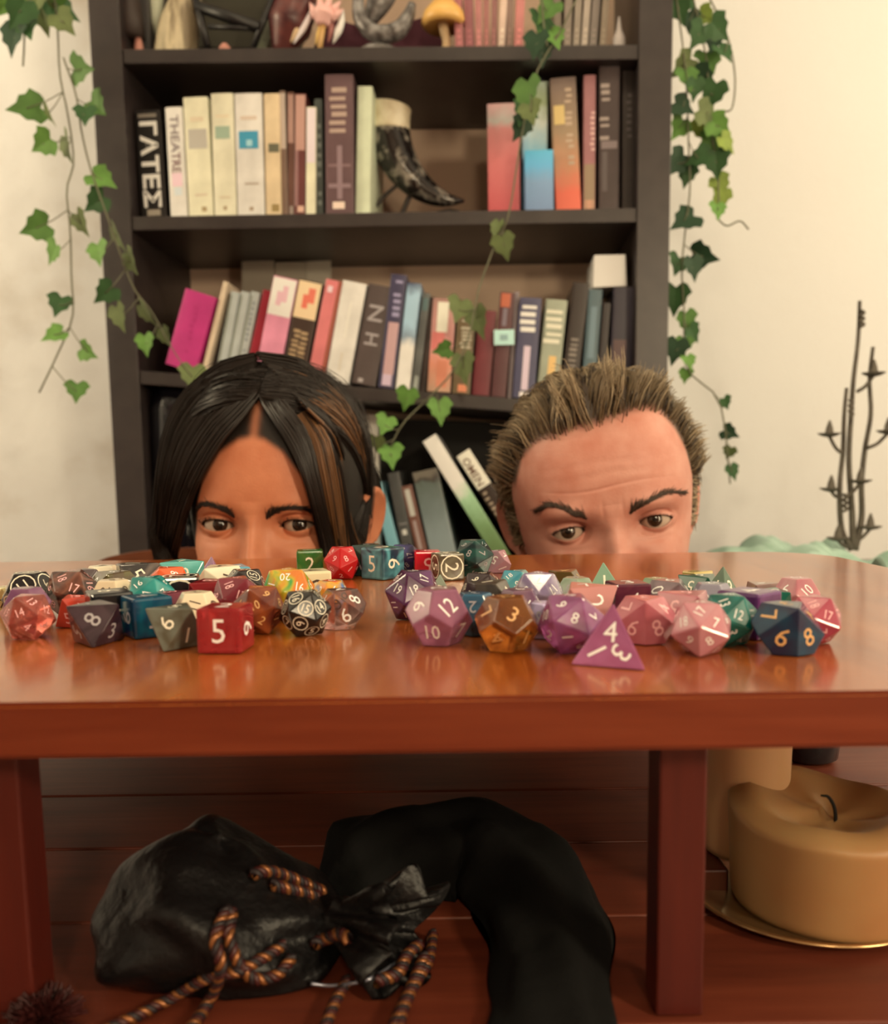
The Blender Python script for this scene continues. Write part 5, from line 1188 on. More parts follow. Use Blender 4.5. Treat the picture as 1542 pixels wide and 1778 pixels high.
    def mesh(s, hair_fn):
        fa = np.concatenate([np.linspace(0, 80, 190) ** 1.0, np.linspace(83, 180, 50)])
        ph = np.radians(np.concatenate([-fa[:0:-1], fa[:-1]])); n = len(ph)
        zs = np.concatenate([120 - 100 * (1 - np.cos(np.linspace(0.02, math.pi / 2, 60))) * 0 - (np.linspace(0, 1, 60) ** 1.7) * 84, np.arange(35.5, -24, -0.45), np.linspace(-24.5, -114, 75)])
        Z = np.repeat(zs[:, None], n, 1); PH = np.repeat(ph[None], len(zs), 0)
        a, yf, yb, yc = s.rowp(Z)
        X = a * np.sign(np.sin(PH)) * np.abs(np.sin(PH)) ** 0.8
        cb = np.abs(np.cos(PH)) ** 0.8
        Y = np.where(np.cos(PH) >= 0, yc - (yc - yf) * cb, yc + (yb - yc) * cb)
        fr = np.cos(PH) > 0
        Zf = Z.copy(); hole = np.zeros_like(Z, bool)
        for k, sx in ((0, -1), (1, 1)):
            dx = X - sx * s.ex; zu, zl = s.lids(dx, k)
            inn = fr & (np.abs(dx) < s.eye_w)
            m = inn & (np.abs(Zf - zu) < 0.235) & (zu - zl > 0.5); Zf[m] = zu[m]
            m2 = inn & (np.abs(Zf - zl) < 0.235) & ~m & (zu - zl > 0.5); Zf[m2] = zl[m2]
            hole |= inn & (Zf < zu - 0.02) & (Zf > zl + 0.02)
        Yf = s.front(X, Zf); fade = smooth01((np.cos(PH) - 0.02) / 0.2)
        Y = np.where(fr, Y * (1 - fade) + (Yf - s.base_front(X, Zf) + Y) * fade, Y)
        Y[hole] += 5.0
        V = np.stack([X, Y, Zf], -1)
        return V, n, len(zs), hole
def grid_faces(r, n):
    i = np.arange(r - 1)[:, None] * n; k = np.arange(n)[None]; k2 = (k + 1) % n
    return np.stack([i + k, i + n + k, i + n + k2, i + k2], -1).reshape(-1, 4)
def eyeball(gaze, R=12.0):
    g = Vector(gaze).normalized(); q = Vector((0, 0, 1)).rotation_difference(g)
    th = np.concatenate([np.linspace(0.0, 0.165, 5), [0.175], np.linspace(0.20, 0.47, 8), [0.50, 0.53], np.linspace(0.6, math.pi, 22)]); n = 48
    V = []; MI = []
    for t in th:
        rr = R + (0.55 * (1 - (t / 0.5) ** 2) if t < 0.5 else 0)
        for k in range(n):
            a = 2 * math.pi * k / n; V.append(q @ Vector((rr * math.sin(t) * math.cos(a), rr * math.sin(t) * math.sin(a), rr * math.cos(t))))
    Fq = grid_faces(len(th), n)[:, ::-1]
    tt = np.repeat(((th[:-1] + th[1:]) / 2), n)
    MI = np.where(tt < 0.17, 0, np.where(tt < 0.485, 1, np.where(tt < 0.515, 2, 3)))
    return np.array([tuple(v) for v in V]), Fq, MI
m_pupil = mat('pupil', (0.004, 0.003, 0.003), 0.05, 0.6); m_limbus = mat('limbus', (0.03, 0.018, 0.012), 0.06, 0.6)
m_sclera = mat('sclera', (0.50, 0.38, 0.30), 0.10, 0.5)
def person(label, mid, D, roll, yaw, pitch, head, skin, hair_region, iris, top_col, seed):
    E = at(mid[0], mid[1], D)
    Rw = Matrix.Rotation(math.radians(yaw), 3, 'Z') @ Matrix.Rotation(math.radians(pitch), 3, 'X') @ Matrix.Rotation(math.radians(roll), 3, 'Y')
    base = Vector((E.x, D + 0.20, 0.0)); so = 1 if E.x > 0 else -1
    off = Vector((0, 0.0, 0))
    RN = np.array(Rw)
    def tow(P): return np.asarray(P, float) @ (RN.T * 0.001) + np.array(tuple(E - base))
    V, n, rows, hole = head.mesh(None)
    Vw = tow(V.reshape(-1, 3)).reshape(rows, n, 3)
    # neck and body rings carry on below the chin
    ph = np.linspace(-math.pi, math.pi, n, endpoint=False); fa = np.concatenate([np.linspace(0, 80, 190), np.linspace(83, 180, 50)])
    ph = np.radians(np.concatenate([-fa[:0:-1], fa[:-1]]))
    chin = tow([[0, 0, -114]])[0]; nape = tow([[0, 118, -110]])[0]
    rings = []
    def ring(c, rx, ry, ax): rings.append(np.array(c)[None] + np.array([[so * 0.065 * min(1.0, len(rings) / 5.0), 0, 0]]) + np.outer(np.sin(ph), [rx, 0, 0]) - np.outer(np.cos(ph), np.array(ax) * ry))
    c0 = (chin * 0.38 + nape * 0.62)
    ring(c0 + [0, 0, -0.004], 0.056, 0.054, (0, 1, 0.1)); ring(c0 + [0, 0.010, -0.030], 0.056, 0.055, (0, 1, 0.25)); ring(c0 + [0, 0.03, -0.055], 0.075, 0.062, (0, 1, 0.4))
    ring(c0 + [0, 0.05, -0.075], 0.110, 0.075, (0, 1, 0.5)); ring(c0 + [0, 0.065, -0.105], 0.148, 0.090, (0, 1, 0.5)); ring(c0 + [0, 0.08, -0.16], 0.155, 0.105, (0, 1, 0.4))
    hz = 0.135
    for f in (0.25, 0.5, 0.75, 1.0):
        z1 = (c0[2] - 0.16) * (1 - f) + hz * f
        ring([c0[0], c0[1] + 0.08 + 0.06 * f, z1], 0.155 - 0.03 * math.sin(f * 3.1), 0.105 + 0.015 * f, (0, 1, 0.25 * (1 - f)))
    ring([c0[0], c0[1] + 0.14, hz - 0.06], 0.15, 0.115, (0, 1, 0)); ring([c0[0], c0[1] + 0.14, hz - 0.125], 0.12, 0.09, (0, 1, 0))
    nb = len(rings)
    A = np.concatenate([Vw.reshape(-1, 3), np.vstack(rings)]); R_ = rows + nb
    Fq = grid_faces(R_, n)
    mi = np.zeros(len(Fq), int)
    cen = V.reshape(-1, 3)
    nh = (rows - 1) * n
    fc = cen[Fq[:nh]].mean(1); pass
    hh = hole.reshape(-1); hm = np.zeros(len(Fq), bool); hm[:nh] = hh[Fq[:nh]].all(1); lid_in = np.zeros(len(Fq), bool); lid_in[:nh] = hh[Fq[:nh]].any(1)
    mi[lid_in] = 2
    Fk, mk = Fq[~hm], mi[~hm]
    parts = [(A, Fk, mk)]
    def add_tube(pts, rad, ns=14, k=14):
        P = smooth_path(pts, k); Rr = np.interp(np.linspace(0, 1, k), np.linspace(0, 1, len(rad)), rad)
        P = np.vstack([P[:1], P, P[-1:]]); Rr = np.concatenate([[0.0005], Rr, [0.0005]])
        v, f = tubes_np(P[None], Rr[None], ns); parts.append((v, f, np.zeros(len(f), int))); return v, f
    # ears
    for sx in (-1, 1):
        na, nr = 40, 12; P = []
        for i in range(nr):
            r = i / (nr - 1)
            for k in range(na):
                a = 2 * math.pi * k / na
                ez = 30 * math.sin(a) * (1 if math.sin(a) > 0 else 0.92); ey = 16.5 * math.cos(a) * (1 + 0.25 * math.sin(a))
                rim = 4.5 * math.exp(-((r - 0.86) / 0.10) ** 2) * (1 if math.sin(a) > -0.75 else 0.4) - 3.5 * math.exp(-((r - 0.45) / 0.25) ** 2) + 2.0 * math.exp(-((r - 0.62) / 0.06) ** 2) * (math.cos(a - 0.6) > 0)
                y0 = 92 + r * ey + 0.12 * r * ez; z0 = -6 + r * ez
                aa = head.rowp(np.array([z0]))[0][0]
                lift = 3.0 + (r * ey + 12) * 0.62
                P.append((sx * (aa * 0.985 + max(0.0, lift) * 0.75 + rim * 0.8), y0, z0))
        for k in range(na):
            a = 2 * math.pi * k / na; b_ = P[(nr - 1) * na + k]; P.append((b_[0] - sx * 4.0, b_[1] + 1.0, b_[2]))
        for k in range(na):
            b_ = P[(nr - 1) * na + k]; P.append((sx * head.rowp(np.array([b_[2]]))[0][0] * 0.95, b_[1] * 0.5 + 46, b_[2] * 0.8 - 1))
        f = grid_faces(nr + 2, na); f = f if sx > 0 else f[:, ::-1]
        parts.append((tow(P), f, np.zeros(len(f), int)))
    # arms folded down to the knees, hands with five fingers, crossed legs
    c0 = c0 + np.array([so * 0.065, 0, 0]); sh_z = c0[2] - 0.115; sy = c0[1] + 0.07
    limbs = {'arm': [], 'leg': []}
    for sx in (-1, 1):
        S_ = (c0[0] + sx * 0.128, sy, sh_z); El = (c0[0] + sx * 0.140, sy - 0.015, max(0.16, sh_z - 0.20)); Wr = (c0[0] + sx * 0.11, sy - 0.085, 0.135)
        add_tube([S_, El], [0.048, 0.038]); add_tube([El, ((El[0] + Wr[0]) / 2, (El[1] + Wr[1]) / 2, (El[2] + Wr[2]) / 2), Wr], [0.037, 0.032, 0.023])
        limbs['arm'].append((S_, El, Wr))
        Pm = (Wr[0] - sx * 0.012, Wr[1] - 0.035, 0.128); add_tube([Wr, Pm], [0.022, 0.032, 0.026])
        for i, (fx, L) in enumerate(((-0.024, 0.055), (-0.008, 0.068), (0.008, 0.072), (0.023, 0.064))):
            b_ = (Pm[0] + fx, Pm[1] - 0.012, 0.128); add_tube([b_, (b_[0] + fx * 0.15, b_[1] - L * 0.5, 0.130), (b_[0] + fx * 0.2, b_[1] - L * 0.85, 0.118)], [0.0085, 0.008, 0.006], 8, 8)
        add_tube([(Wr[0] - sx * 0.02, Wr[1] - 0.02, 0.128), (Wr[0] - sx * 0.045, Wr[1] - 0.045, 0.125), (Wr[0] - sx * 0.05, Wr[1] - 0.068, 0.118)], [0.010, 0.009, 0.007], 8, 8)
        Hp = (c0[0] + sx * 0.085, c0[1] + 0.13, 0.095); Kn = (c0[0] + sx * 0.125, c0[1] - 0.045, 0.075); An = (c0[0] - sx * 0.02, c0[1] - 0.03, 0.05); Ft = (c0[0] - sx * 0.085, c0[1] - 0.02, 0.036)
        add_tube([Hp, Kn], [0.078, 0.056]); add_tube([Kn, An], [0.054, 0.050, 0.034]); add_tube([An, Ft], [0.034, 0.034, 0.022])
        limbs['leg'].append((Hp, Kn, An))
    VV = []; FF = []; MM = []; b0 = 0
    for v, f, m_ in parts: VV.append(v); FF.append(f + b0); MM.append(m_); b0 += len(v)
    m_scalp = mat('scalp_%d' % seed, hair_region.col, 0.6, 0.3); m_lid = mat('lid_margin_%d' % seed, tuple(c * 0.42 for c in skin[0]), 0.5)
    me = mesh_np('person', np.vstack(VV), np.vstack(FF)); me.polygons.foreach_set('material_index', np.concatenate(MM).astype(np.int32))
    hmk = np.zeros(len(me.vertices), np.float32); hmk[:rows * n] = hair_region(cen[:, 0], cen[:, 1], cen[:, 2])
    me.attributes.new('hair_roots', 'FLOAT', 'POINT').data.foreach_set('value', hmk)
    m_skin = mat('skin_%d' % seed, skin[0], 0.48, 0.4, sss=0.12, col2=skin[1], scale=45, contrast=(0.3, 0.75), bump=0.08, bscale=700)
    nt = m_skin.node_tree; b_ = nt.nodes['Principled BSDF']; src = b_.inputs['Base Color'].links[0].from_socket
    at_ = nt.nodes.new('ShaderNodeAttribute'); at_.attribute_name = 'hair_roots'; mx = nt.nodes.new('ShaderNodeMix'); mx.data_type = 'RGBA'
    nt.links.new(at_.outputs['Fac'], mx.inputs['Factor']); nt.links.new(src, mx.inputs['A']); mx.inputs['B'].default_value = (*hair_region.col, 1)
    nt.links.new(mx.outputs['Result'], b_.inputs['Base Color'])
    o = link('person', me, [m_skin, m_scalp, m_lid], None, base); tag(o, label, 'person')
    # eyes look at the camera
    for k, sx in ((0, -1), (1, 1)):
        cw = Vector(tow([[sx * head.ex, 12, 0]])[0]); gz = (Vector((0, 0, CAM_Z)) - (base + cw)).normalized()
        v, f, mi_ = eyeball(gz); v = v * 0.001 + np.array(tuple(cw))
        e_me = mesh_np('eye', v, f); eo = link('eye', e_me, [m_pupil, iris, m_limbus, m_sclera], o); e_me.polygons.foreach_set('material_index', mi_.astype(np.int32))
        # lashes along the upper lid
        rn = np.random.RandomState(seed + k); S = 70; t = rn.uniform(-0.96, 0.96, S); dx = t * head.eye_w
        zu, zl = head.lids(dx, k); x = sx * head.ex + dx
        y = 12 - np.sqrt(np.maximum((head.Rb + 1.4) ** 2 - dx ** 2 - zu ** 2, 1.0))
        P0 = np.stack([x, y, zu], 1); L = head.lash * rn.uniform(0.7, 1.1, S)
        P = np.stack([P0, P0 + np.stack([t * 0.8, -L * 0.65, L * 0.05], 1), P0 + np.stack([t * 2.0, -L * 1.0, L * 0.5], 1)], 1)
        v1, f1 = tubes_np(tow(P.reshape(-1, 3)).reshape(S, 3, 3), np.array([0.00016, 0.00013, 0.00005]), 3)
        tl_ = np.linspace(-1, 1, 24) * head.eye_w * 0.98; zu_, _ = head.lids(tl_, k)
        yl_ = 12 - np.sqrt(np.maximum((head.Rb + 1.35) ** 2 - tl_ ** 2 - zu_ ** 2, 1.0))
        v2, f2 = tubes_np(tow(np.stack([sx * head.ex + tl_, yl_, zu_ + 0.1], 1))[None], np.full((1, 24), 0.00001 + head.liner * 0.001), 6)
        link('eyelashes', mesh_np('eyelashes', np.vstack([v1, v2]), np.concatenate([np.pad(f1, 0), f2 + len(v1)])), mat('lash_black', (0.008, 0.006, 0.005), 0.6), o)
    # clothes: shell over shoulders, body and sleeves; trousers
    Cs = []
    for r in rings[3:]:
        c = r.mean(0); Cs.append(c + (r[::4] - c) * 1.06)
    Cv = np.vstack(Cs); Cf = grid_faces(len(Cs), Cs[0].shape[0]); cv = [Cv]; cf = [Cf]; b0 = len(Cv)
    for S_, El, Wr in limbs['arm']:
        for pts, rad in (([S_, El], [0.054, 0.043]), ([El, Wr], [0.043, 0.032])):
            P = smooth_path(pts, 10); v, f = tubes_np(P[None], np.interp(np.linspace(0, 1, 10), [0, 1], rad)[None], 14); cv.append(v); cf.append(f + b0); b0 += len(v)
    link('top', mesh_np('top', np.vstack(cv), np.vstack(cf)), mat('cloth_top_%d' % seed, top_col, 0.9, 0.2), o)
    cv = []; cf = []; b0 = 0
    for Hp, Kn, An in limbs['leg']:
        for pts, rad in (([Hp, Kn], [0.086, 0.063]), ([Kn, An], [0.061, 0.045])):
            P = smooth_path(pts, 10); v, f = tubes_np(P[None], np.interp(np.linspace(0, 1, 10), [0, 1], rad)[None], 14)
            v[:, 2] = np.maximum(v[:, 2], 0.001); cv.append(v); cf.append(f + b0); b0 += len(v)
    link('trousers', mesh_np('trousers', np.vstack(cv), np.vstack(cf)), mat('dark_trousers', (0.012, 0.012, 0.014), 0.9, 0.2), o)
    def loc(px, py, y=0.0):                           # sight point -> head frame x, z (y mm behind the eyes)
        p = at(px, py, D + y * 0.001) - E; q = Rw.inverted() @ p * 1000
        return q.x, q.z
    def strands(name, P, rad, m, ns=3):
        P = np.asarray(P); S_, K_, _ = P.shape
        v, f = tubes_np(tow(P.reshape(-1, 3)).reshape(S_, K_, 3), np.asarray(rad) * 0.001, ns)
        return link(name, mesh_np(name, v, f), m, o)
    def brow(pts, thick, m, n_=420, L=7.5, seed_=1):
        rn = np.random.RandomState(seed_); Q = np.array([loc(*p) for p in pts])
        C_ = smooth_path(np.column_stack([Q, np.zeros(len(Q))]), 60)[:, :2]
        t = rn.uniform(0, 1, n_); i = np.clip((t * 58).astype(int), 0, 58)
        c = C_[i]; tg = C_[i + 1] - C_[i]; tg /= np.linalg.norm(tg, axis=1, keepdims=True)
        nn = np.stack([-tg[:, 1], tg[:, 0]], 1); nn *= np.sign(nn[:, 1:2])
        wth = thick * np.interp(t, [0, 0.25, 0.7, 1], [0.55, 1.0, 0.75, 0.25])
        st = c + nn * (rn.uniform(-0.5, 0.5, n_) * wth)[:, None]
        d = tg + nn * (rn.normal(0, 0.25, n_) + np.interp(t, [0, 0.4, 1], [0.7, 0.15, -0.15]))[:, None]
        ll = L * rn.uniform(0.5, 1.0, n_)
        P = []
        for j, s_ in enumerate(np.linspace(0, 1, 4)):
            q = st + d * (ll * s_)[:, None]; y = head.front(q[:, 0], q[:, 1]) - 0.35 - 0.5 * math.sin(s_ * 3)
            P.append(np.stack([q[:, 0], y, q[:, 1]], 1))
        return strands('eyebrow', np.stack(P, 1), np.array([0.22, 0.22, 0.18, 0.06]), m)
    return o, loc, strands, brow
def ell(alpha, beta, o, wid=1.0):
    """point on the rounded skull: alpha 0 front .. 90 crown .. 180 back, beta sideways from the middle; o = height above the scalp"""
    a, bf, bb, c = 76 * wid + o, 97 + o, 92 + o, 104 + o
    dx = np.sin(beta); dy = -np.cos(beta) * np.cos(alpha); dz = np.cos(beta) * np.sin(alpha)
    b = np.where(dy < 0, bf, bb); p = 2.35
    r = (np.abs(dx) ** p + np.abs(dy) ** p + np.abs(dz) ** p) ** (-1 / p)
    return np.stack([a * dx * r, 85 + b * dy * r, 16 + c * dz * r], -1)

# ---- woman
WH = Head(wid=0.955, ipd=63.5, brow=1.6, open_u=(5.6, 5.3), open_l=(3.8, 3.8), eye_w=13.8, tilt=(0.7, 0.7), nose_w=0.9, bag=0.45, lash=6.0, liner=0.5, lid=1.0)
def w_hair(x, y, z):
    # soft hair line: a pointed arch under the parting, thinner along the parting itself
    lim = np.interp(np.abs(x - 1), [0, 10, 25, 40, 52, 60], [66, 64, 54, 32, 0, -30])
    f = smooth01((z - lim + 1) / 7.0) * (z > -20)
    f = np.maximum(f, smooth01((y - 58) / 8.0) * (z > -5)); f = np.maximum(f, smooth01((y - 84) / 8.0) * (z > -70))
    part = np.exp(-((x - 3) / 3.5) ** 2) * smooth01((60 - y) / 20)
    return np.clip(f * (1 - 0.55 * part), 0, 1)
w_hair.col = (0.012, 0.008, 0.006)
wo, wloc, wstr, wbrow = person('woman with dark hair parted in the middle peeking over the table edge, eyes only', (443.5, 914), 0.668, 0.6, -4.0, 3.0, WH,
    (K(226, 138, 88, 0.98), K(206, 116, 70, 0.98)), w_hair, mat('iris_dark', (0.035, 0.018, 0.010), 0.06, 0.6, col2=(0.02, 0.01, 0.006), scale=900), (0.010, 0.010, 0.012), 31)
m_wh = mat('dark_hair', (0.014, 0.009, 0.007), 0.34, 0.5); m_ws = mat('brown_streak', (0.16, 0.075, 0.032), 0.4, 0.5); m_wb = mat('brow_dark', (0.018, 0.010, 0.007), 0.6)
wbrow([(410, 898), (396, 886), (372, 876), (352, 876), (334, 884)], 3.0, m_wb, 360, 6.5, 1)
wbrow([(468, 900), (482, 888), (508, 880), (530, 882), (548, 890)], 3.0, m_wb, 360, 6.5, 2)
def comb(n, a0, a1, b1, lift, seed, side, wid, K_=14, drift=0.35, jit=1.0, start=0.0, end_drop=0.0):
    rn = np.random.RandomState(seed)
    al = np.radians(rn.uniform(a0, a1, n)); be = np.radians(rn.uniform(*b1, n)); s0 = np.radians(start)
    off = rn.uniform(*lift, n) * np.interp(al, np.radians([44, 70, 95, 125, 172]), [0.75, 0.8, 1.0, 0.9, 0.5]); fr = rn.uniform(0, 1, n); P = []
    wob = rn.normal(0, 0.02 * jit, n); jv = rn.normal(0, 0.5 * jit, (n, 3))
    for t in np.linspace(0, 1, K_):
        b = s0 + (be - s0) * t
        a = al + drift * t * t * np.cos(al) + wob * np.sin(math.pi * t)
        o = off * (0.55 + 0.45 * np.sin(math.pi * (0.10 + 0.74 * t)))
        q = ell(a, side * b, o, wid); q[:, 0] += 2.5 * (1 - t); q += jv * math.sin(math.pi * min(1, t * 1.2))
        q[:, 2] -= end_drop * t ** 3
        P.append(q)
    return np.stack(P, 1)
rad = np.array([0.55] * 12 + [0.45, 0.2])
H1 = [comb(2600, 44, 172, (70, 112), (4, 11.5), 1, -1, 0.97, jit=2.2), comb(2600, 46, 172, (70, 118), (3, 8), 2, 1, 0.90, jit=2.0)]
wstr('hair', np.concatenate(H1), rad, m_wh)
wstr('hair_streaks', comb(260, 48, 80, (60, 100), (6.5, 10), 3, 1, 0.90, start=28, jit=2), rad * 0.9, m_ws)
def curtain(inner, outer, n, seed, jit=1.6, K_=18, pw=1.0, tail=None):
    """strands that fill the band between an inner and an outer edge, both given in the head frame"""
    rn = np.random.RandomState(seed); I, O = smooth_path(inner, K_), smooth_path(outer, K_)
    t = rn.uniform(0, 1, n) ** pw; d = rn.normal(0, jit, (n, 3)); lift = rn.uniform(-2.5, 1.5, n)
    f = np.linspace(0, 1, K_)[None, :, None]
    P = I[None] * (1 - t[:, None, None]) + O[None] * t[:, None, None] + d[:, None, :] * (0.25 + 0.75 * f)
    bul = np.sin(math.pi * t)[:, None] * 4.0 * np.sin(math.pi * np.linspace(0, 1, K_))[None]
    P[..., 1] += lift[:, None] - bul
    return P
def fp(px, py, dy, y=None):
    yy = 0.0 if y is None else y
    for _ in range(4):
        x, z = wloc(px, py, yy)
        if y is None: yy = float(WH.base_front(np.array([min(max(x, -66), 66)]), np.array([z]))[0]) + dy
    return (x, yy, z)
# left curtain: from the parting down past the temple
inn = [fp(450, 690, -5), fp(425, 722, -6), fp(388, 762, -7), fp(352, 818, -8), fp(326, 872, -8), fp(303, 938, -6), fp(292, 985, -3), (-64, 14, -75), (-66, 22, -130)]
out = [fp(446, 616, 0, 62), fp(385, 632, 0, 64), fp(322, 682, 0, 62), fp(290, 742, 0, 58), fp(275, 820, 0, 54), fp(270, 890, 0, 52), fp(266, 950, 0, 50), (-76, 56, -80), (-78, 60, -140)]
wstr('hair', curtain(inn, out, 3000, 5, 2.4), np.array([0.5] * 16 + [0.4, 0.2]), m_wh)
# right lock over the temple, narrow and dark, then lighter strands behind it
inn = [fp(452, 690, -5), fp(478, 730, -8), fp(508, 778, -10), fp(532, 832, -11), fp(548, 888, -11), fp(562, 950, -9), (58, 4, -45), (60, 14, -110)]
out = [fp(456, 640, -2), fp(500, 700, -7), fp(540, 760, -9), fp(556, 830, -10), fp(568, 890, -9), fp(582, 950, -6), (66, 12, -45), (66, 20, -110)]
wstr('hair', curtain(inn, out, 900, 6, 1.3), np.array([0.5] * 16 + [0.4, 0.2]), m_wh)
inn = [fp(520, 722, -6), fp(546, 770, -7), fp(560, 830, -7), fp(572, 890, -6), fp(586, 950, -3), (66, 16, -45), (66, 24, -100)]
out = [fp(540, 712, -2), fp(575, 760, 0, 10), fp(590, 830, 0, 14), fp(598, 890, 0, 20), fp(604, 955, 0, 24), (70, 26, -45), (70, 34, -100)]
wstr('hair_streaks', curtain(inn, out, 260, 7, 1.2), np.array([0.42] * 16 + [0.35, 0.2]), m_ws)
wstr('hair', curtain(inn, out, 160, 8, 1.2), np.array([0.42] * 16 + [0.35, 0.2]), m_wh)
# swept over the ear to the back
inn = [fp(540, 712, 0, 6), fp(578, 752, 0, 18), fp(594, 800, 0, 34), fp(600, 850, 0, 60), (71, 92, 24), (71, 122, 0)]
out = [fp(450, 614, 0, 62), fp(532, 632, 0, 62), fp(580, 700, 0, 64), fp(606, 770, 0, 74), (73, 104, 38), (75, 130, 6)]
wstr('hair', curtain(inn, out, 2200, 9, 2.6), np.array([0.5] * 16 + [0.4, 0.2]), m_wh)
wstr('hair_streaks', curtain(inn, out, 220, 10, 1.8, pw=2.2), np.array([0.46] * 16 + [0.4, 0.2]), m_ws)
# flat layer close to the scalp, so that no skin shows between the locks
for sd_ in (-1, 1): wstr('hair', comb(1500, 42, 150, (55, 112), (1.5, 4.0), 20 + sd_, sd_, 0.955, jit=1.0, start=6), rad, m_wh)
inn = [fp(556, 735, 0, 12), fp(586, 800, 0, 22), fp(597, 860, 0, 30), fp(604, 930, 0, 36), (69, 46, -60)]
out = [fp(580, 735, 0, 32), fp(602, 800, 0, 52), fp(608, 845, 0, 66), fp(611, 880, 0, 76), (72, 84, -2)]
wstr('hair', curtain(inn, out, 900, 14, 1.6), np.array([0.46] * 16 + [0.35, 0.2]), m_wh)
wstr('hair_streaks', curtain(inn, out, 120, 15, 2.0), np.array([0.42] * 16 + [0.35, 0.2]), m_ws)
# hair crossing the parting at the crown
for sd_ in (-1, 1): wstr('hair', comb(500, 78, 160, (40, 100), (4, 8), 25 + sd_, sd_, 0.95, jit=1.5, start=-9), rad, m_wh)
# fly-away hairs
fl = np.concatenate([comb(90, 50, 150, (60, 110), (13, 19), 41, -1, 0.97, jit=6), comb(110, 50, 150, (60, 112), (9, 14), 42, 1, 0.90, jit=6)])
wstr('hair', fl, rad * 0.4, m_wh)
# loose tail at the back
rn = np.random.RandomState(12); n = 700
r0 = np.stack([rn.normal(0, 16, n), 176 + rn.normal(0, 6, n), rn.normal(0, 12, n)], 1); P = []
for t in np.linspace(0, 1, 10):
    P.append(r0 + np.stack([rn.normal(0, 1, n) * 0 + r0[:, 0] * 0.4 * t, 10 + 18 * math.sin(t * 2.2) + 0 * r0[:, 0], -150 * t + 0 * r0[:, 0]], 1))
wstr('hair', np.stack(P, 1), np.array([0.6] * 9 + [0.2]), m_wh)

# ---- man
MH = Head(wid=1.0, ipd=68.0, brow=4.2, open_u=(5.4, 5.6), open_l=(5.0, 4.6), eye_w=13.2, tilt=(-0.3, 0.2), wrinkles=0.55, nose_w=1.1, bag=0.9, lash=3.5, liner=0.25, lid=1.1)
def m_line(x): return np.interp(x, [-70, -62, -50, -20, 0, 25, 45, 58, 66, 72], [34, 56, 68, 75, 77, 81, 81, 62, 44, 20])
def m_hairf(x, y, z):
    f = smooth01((z - m_line(x) - 1) / 10.0) * (y < 90) + (y >= 90)
    f = np.maximum(f, smooth01((y - 50) / 10.0)) * smooth01((z + 14) / 6.0); f = np.maximum(f, smooth01((y - 90) / 6.0) * (z > -62))
    return np.clip(f, 0, 1)
m_hairf.col = K(96, 72, 50, 0.9)
mo, mloc, mstr, mbrow = person('man with short swept grey-brown hair and one raised eyebrow peeking over the table edge', (1064.5, 917), 0.668, -7.6, -4.0, 6.0, MH,
    (K(224, 153, 117, 0.96), K(205, 124, 90, 0.96)), m_hairf, mat('iris_brown', (0.06, 0.03, 0.016), 0.06, 0.6, col2=(0.03, 0.015, 0.008), scale=900), (0.014, 0.013, 0.013), 47)
m_mb = mat('brow_brown', (0.05, 0.027, 0.016), 0.6)
mbrow([(1018, 899), (996, 890), (972, 879), (952, 878), (934, 890)], 2.7, m_mb, 300, 8.0, 3)
mbrow([(1090, 889), (1108, 874), (1132, 860), (1160, 852), (1196, 857)], 2.6, m_mb, 320, 8.0, 4)
m_h1 = mat('hair_brown', (0.19, 0.135, 0.075), 0.42, 0.5); m_h2 = mat('hair_grey', (0.44, 0.345, 0.22), 0.45, 0.5); m_h3 = mat('hair_shadow', (0.040, 0.026, 0.016), 0.45)
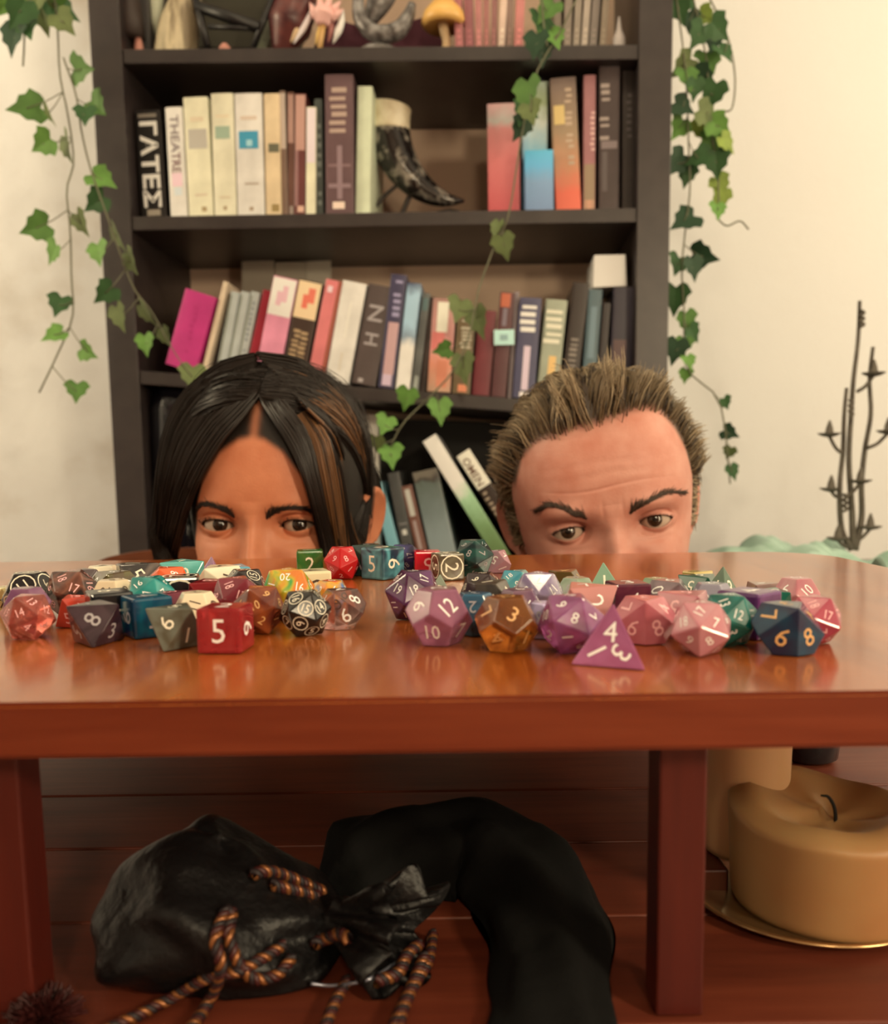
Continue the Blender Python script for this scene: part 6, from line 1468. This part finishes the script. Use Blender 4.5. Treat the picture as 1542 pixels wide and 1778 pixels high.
def quiff(n, seed, L=(32, 52), lifts=1.0, front_only=False, curl=0.22, tone=None):
    rn = np.random.RandomState(seed)
    be = np.radians(rn.uniform(-80, 80, n * 3)); al = np.radians(rn.uniform(8, 80 if front_only else 165, n * 3))
    p0 = ell(al, be, -1.5, 0.985); keep = p0[:, 2] > m_line(p0[:, 0]) - 2.5 + rn.uniform(0, 1, n * 3) ** 2 * 7 + 1.5 * np.sin(p0[:, 0] / 4.0)
    if front_only: keep &= p0[:, 2] < m_line(p0[:, 0]) + 22
    if tone is not None:
        cid = np.round((p0[:, 0] + 4 * np.sin(p0[:, 1] / 9.0)) / 7.0).astype(int) % 97
        tv = np.random.RandomState(9).uniform(0, 1, 97)[cid]; keep &= (tv * tone[0] + tone[1] > rn.uniform(0, 1, n * 3))
    be, al, p0 = be[keep][:n], al[keep][:n], p0[keep][:n]; n = len(p0)
    nrm = p0 - np.array([0, 85, 16]); nrm /= np.linalg.norm(nrm, axis=1, keepdims=True)
    p1 = ell(al + 0.05, be + 0.004, -1.5, 0.985); tg = p1 - p0; tg /= np.linalg.norm(tg, axis=1, keepdims=True)
    cl = (np.floor(p0[:, 0] / 5.5 + 1.3 * np.sin(p0[:, 1] / 9.0)) + 7 * np.floor(p0[:, 1] / 22.0)).astype(int) % 400
    uu = p0[:, 0] + 4 * np.sin(p0[:, 1] / 9.0); conv = (np.round(uu / 7.0) * 7.0 - uu) * 0.75
    cl = (np.round(uu / 7.0) + 13 * np.floor(p0[:, 1] / 30.0)).astype(int) % 400
    rs = np.random.RandomState(3); rc = rs.normal(0, 1, 400)[cl]; rc2 = rs.normal(0, 1, 400)[cl]
    side = np.interp(p0[:, 0], [-60, -20, 20, 60], [-0.30, -0.25, 0.20, 0.40]); lat = np.clip(1.15 - np.abs(p0[:, 0]) / 70, 0.25, 1)
    sw = np.stack([side + 0.30 * rc, 0 * rc, 0 * rc], 1)
    fr = np.clip((m_line(p0[:, 0]) + 24 - p0[:, 2]) / 24, 0, 1)          # front hair stands higher
    ln = rn.uniform(*L, n) * (0.8 + 0.2 * fr) * (0.5 + 0.5 * lat) * (1 + 0.08 * rc2)
    d = nrm * ((0.25 + 0.55 * fr) * lat)[:, None] * lifts + tg * 1.0 + sw * 0.8; P = [p0]; q = p0.copy(); K_ = 10
    for k in range(1, K_):
        t = k / (K_ - 1)
        bend = np.stack([curl * np.sin(5 * t + 2 * rc), 0.3 * t + 0 * rc, -0.75 * t * t - 0.2 * t + curl * 0.6 * np.cos(5 * t + 2 * rc)], 1)
        dd = d + bend + rn.normal(0, 0.05, (n, 3)); dd /= np.linalg.norm(dd, axis=1, keepdims=True)
        q = q + dd * (ln / (K_ - 1))[:, None]; q[:, 0] += conv / (K_ - 1)
        r = q - np.array([0, 85, 16]); s_ = (np.abs(r[:, 0] / 75) ** 2.35 + np.abs(r[:, 1] / np.where(r[:, 1] < 0, 97, 92)) ** 2.35 + np.abs(r[:, 2] / 104) ** 2.35) ** (1 / 2.35)
        lim = 1.02 + 0.085 * math.sin(math.pi * min(1.0, t * 1.1)) * (0.25 + 0.75 * fr)
        m_ = (s_ < lim) & (q[:, 2] > 16); q[m_] = np.array([0, 85, 16]) + r[m_] * (lim / s_)[m_][:, None]
        P.append(q.copy())
    return np.stack(P, 1)
rd = np.array([0.36] * 7 + [0.30, 0.22, 0.08])
mstr('hair', quiff(2600, 1), rd, m_h1); mstr('hair_grey', quiff(2000, 2, tone=(1.2, -0.15)), rd, m_h2); mstr('hair_shadow', quiff(2200, 3, (16, 28), 0.3), rd, m_h3)
mstr('hair', quiff(1200, 4, (36, 54), 1.1, True, tone=(-0.9, 1.1)), rd, m_h1); mstr('hair_grey', quiff(1400, 5, (38, 56), 1.2, True, tone=(1.3, -0.2)), rd, m_h2)
def sides(n, seed, m, grey=0.0):
    rn = np.random.RandomState(seed); P = []
    for sx in (-1, 1):
        k = n // 2; z0 = rn.uniform(-12, 52, k); y0 = rn.uniform(48 if sx < 0 else 44, 150, k)
        a, yf, yb, yc = MH.rowp(z0); x0 = a * np.sqrt(np.clip(1 - (np.abs(y0 - yc) / np.where(y0 < yc, yc - yf, yb - yc)) ** 2.3, 0.02, 1))
        p = np.stack([sx * x0 * 0.995, y0, z0], 1); pts = [p]; L = rn.uniform(8, 17, k) * (1.0 + 0.5 * (z0 > 25)); c = rn.normal(0, 1, k)
        ph = np.floor(y0 / 9) + np.floor(z0 / 9) * 3
        d = np.stack([sx * (0.55 + 0.1 * c), 0.75 + 0.2 * np.sin(ph), -0.35 + 0.5 * np.sin(ph * 1.7)], 1)
        for j in range(1, 8):
            t = j / 7; dd = d + np.stack([sx * (0.5 * np.cos(5 * t + ph)), 0.2 * np.sin(5 * t + ph), 0.7 * np.sin(6 * t + ph)], 1) * t
            dd /= np.linalg.norm(dd, axis=1, keepdims=True); p = p + dd * (L / 7)[:, None]; pts.append(p.copy())
        P.append(np.stack(pts, 1))
    return mstr('side_hair', np.concatenate(P), np.array([0.4] * 6 + [0.3, 0.1]), m)
sides(2400, 6, m_h1); sides(1800, 7, m_h2); sides(900, 8, m_h3)
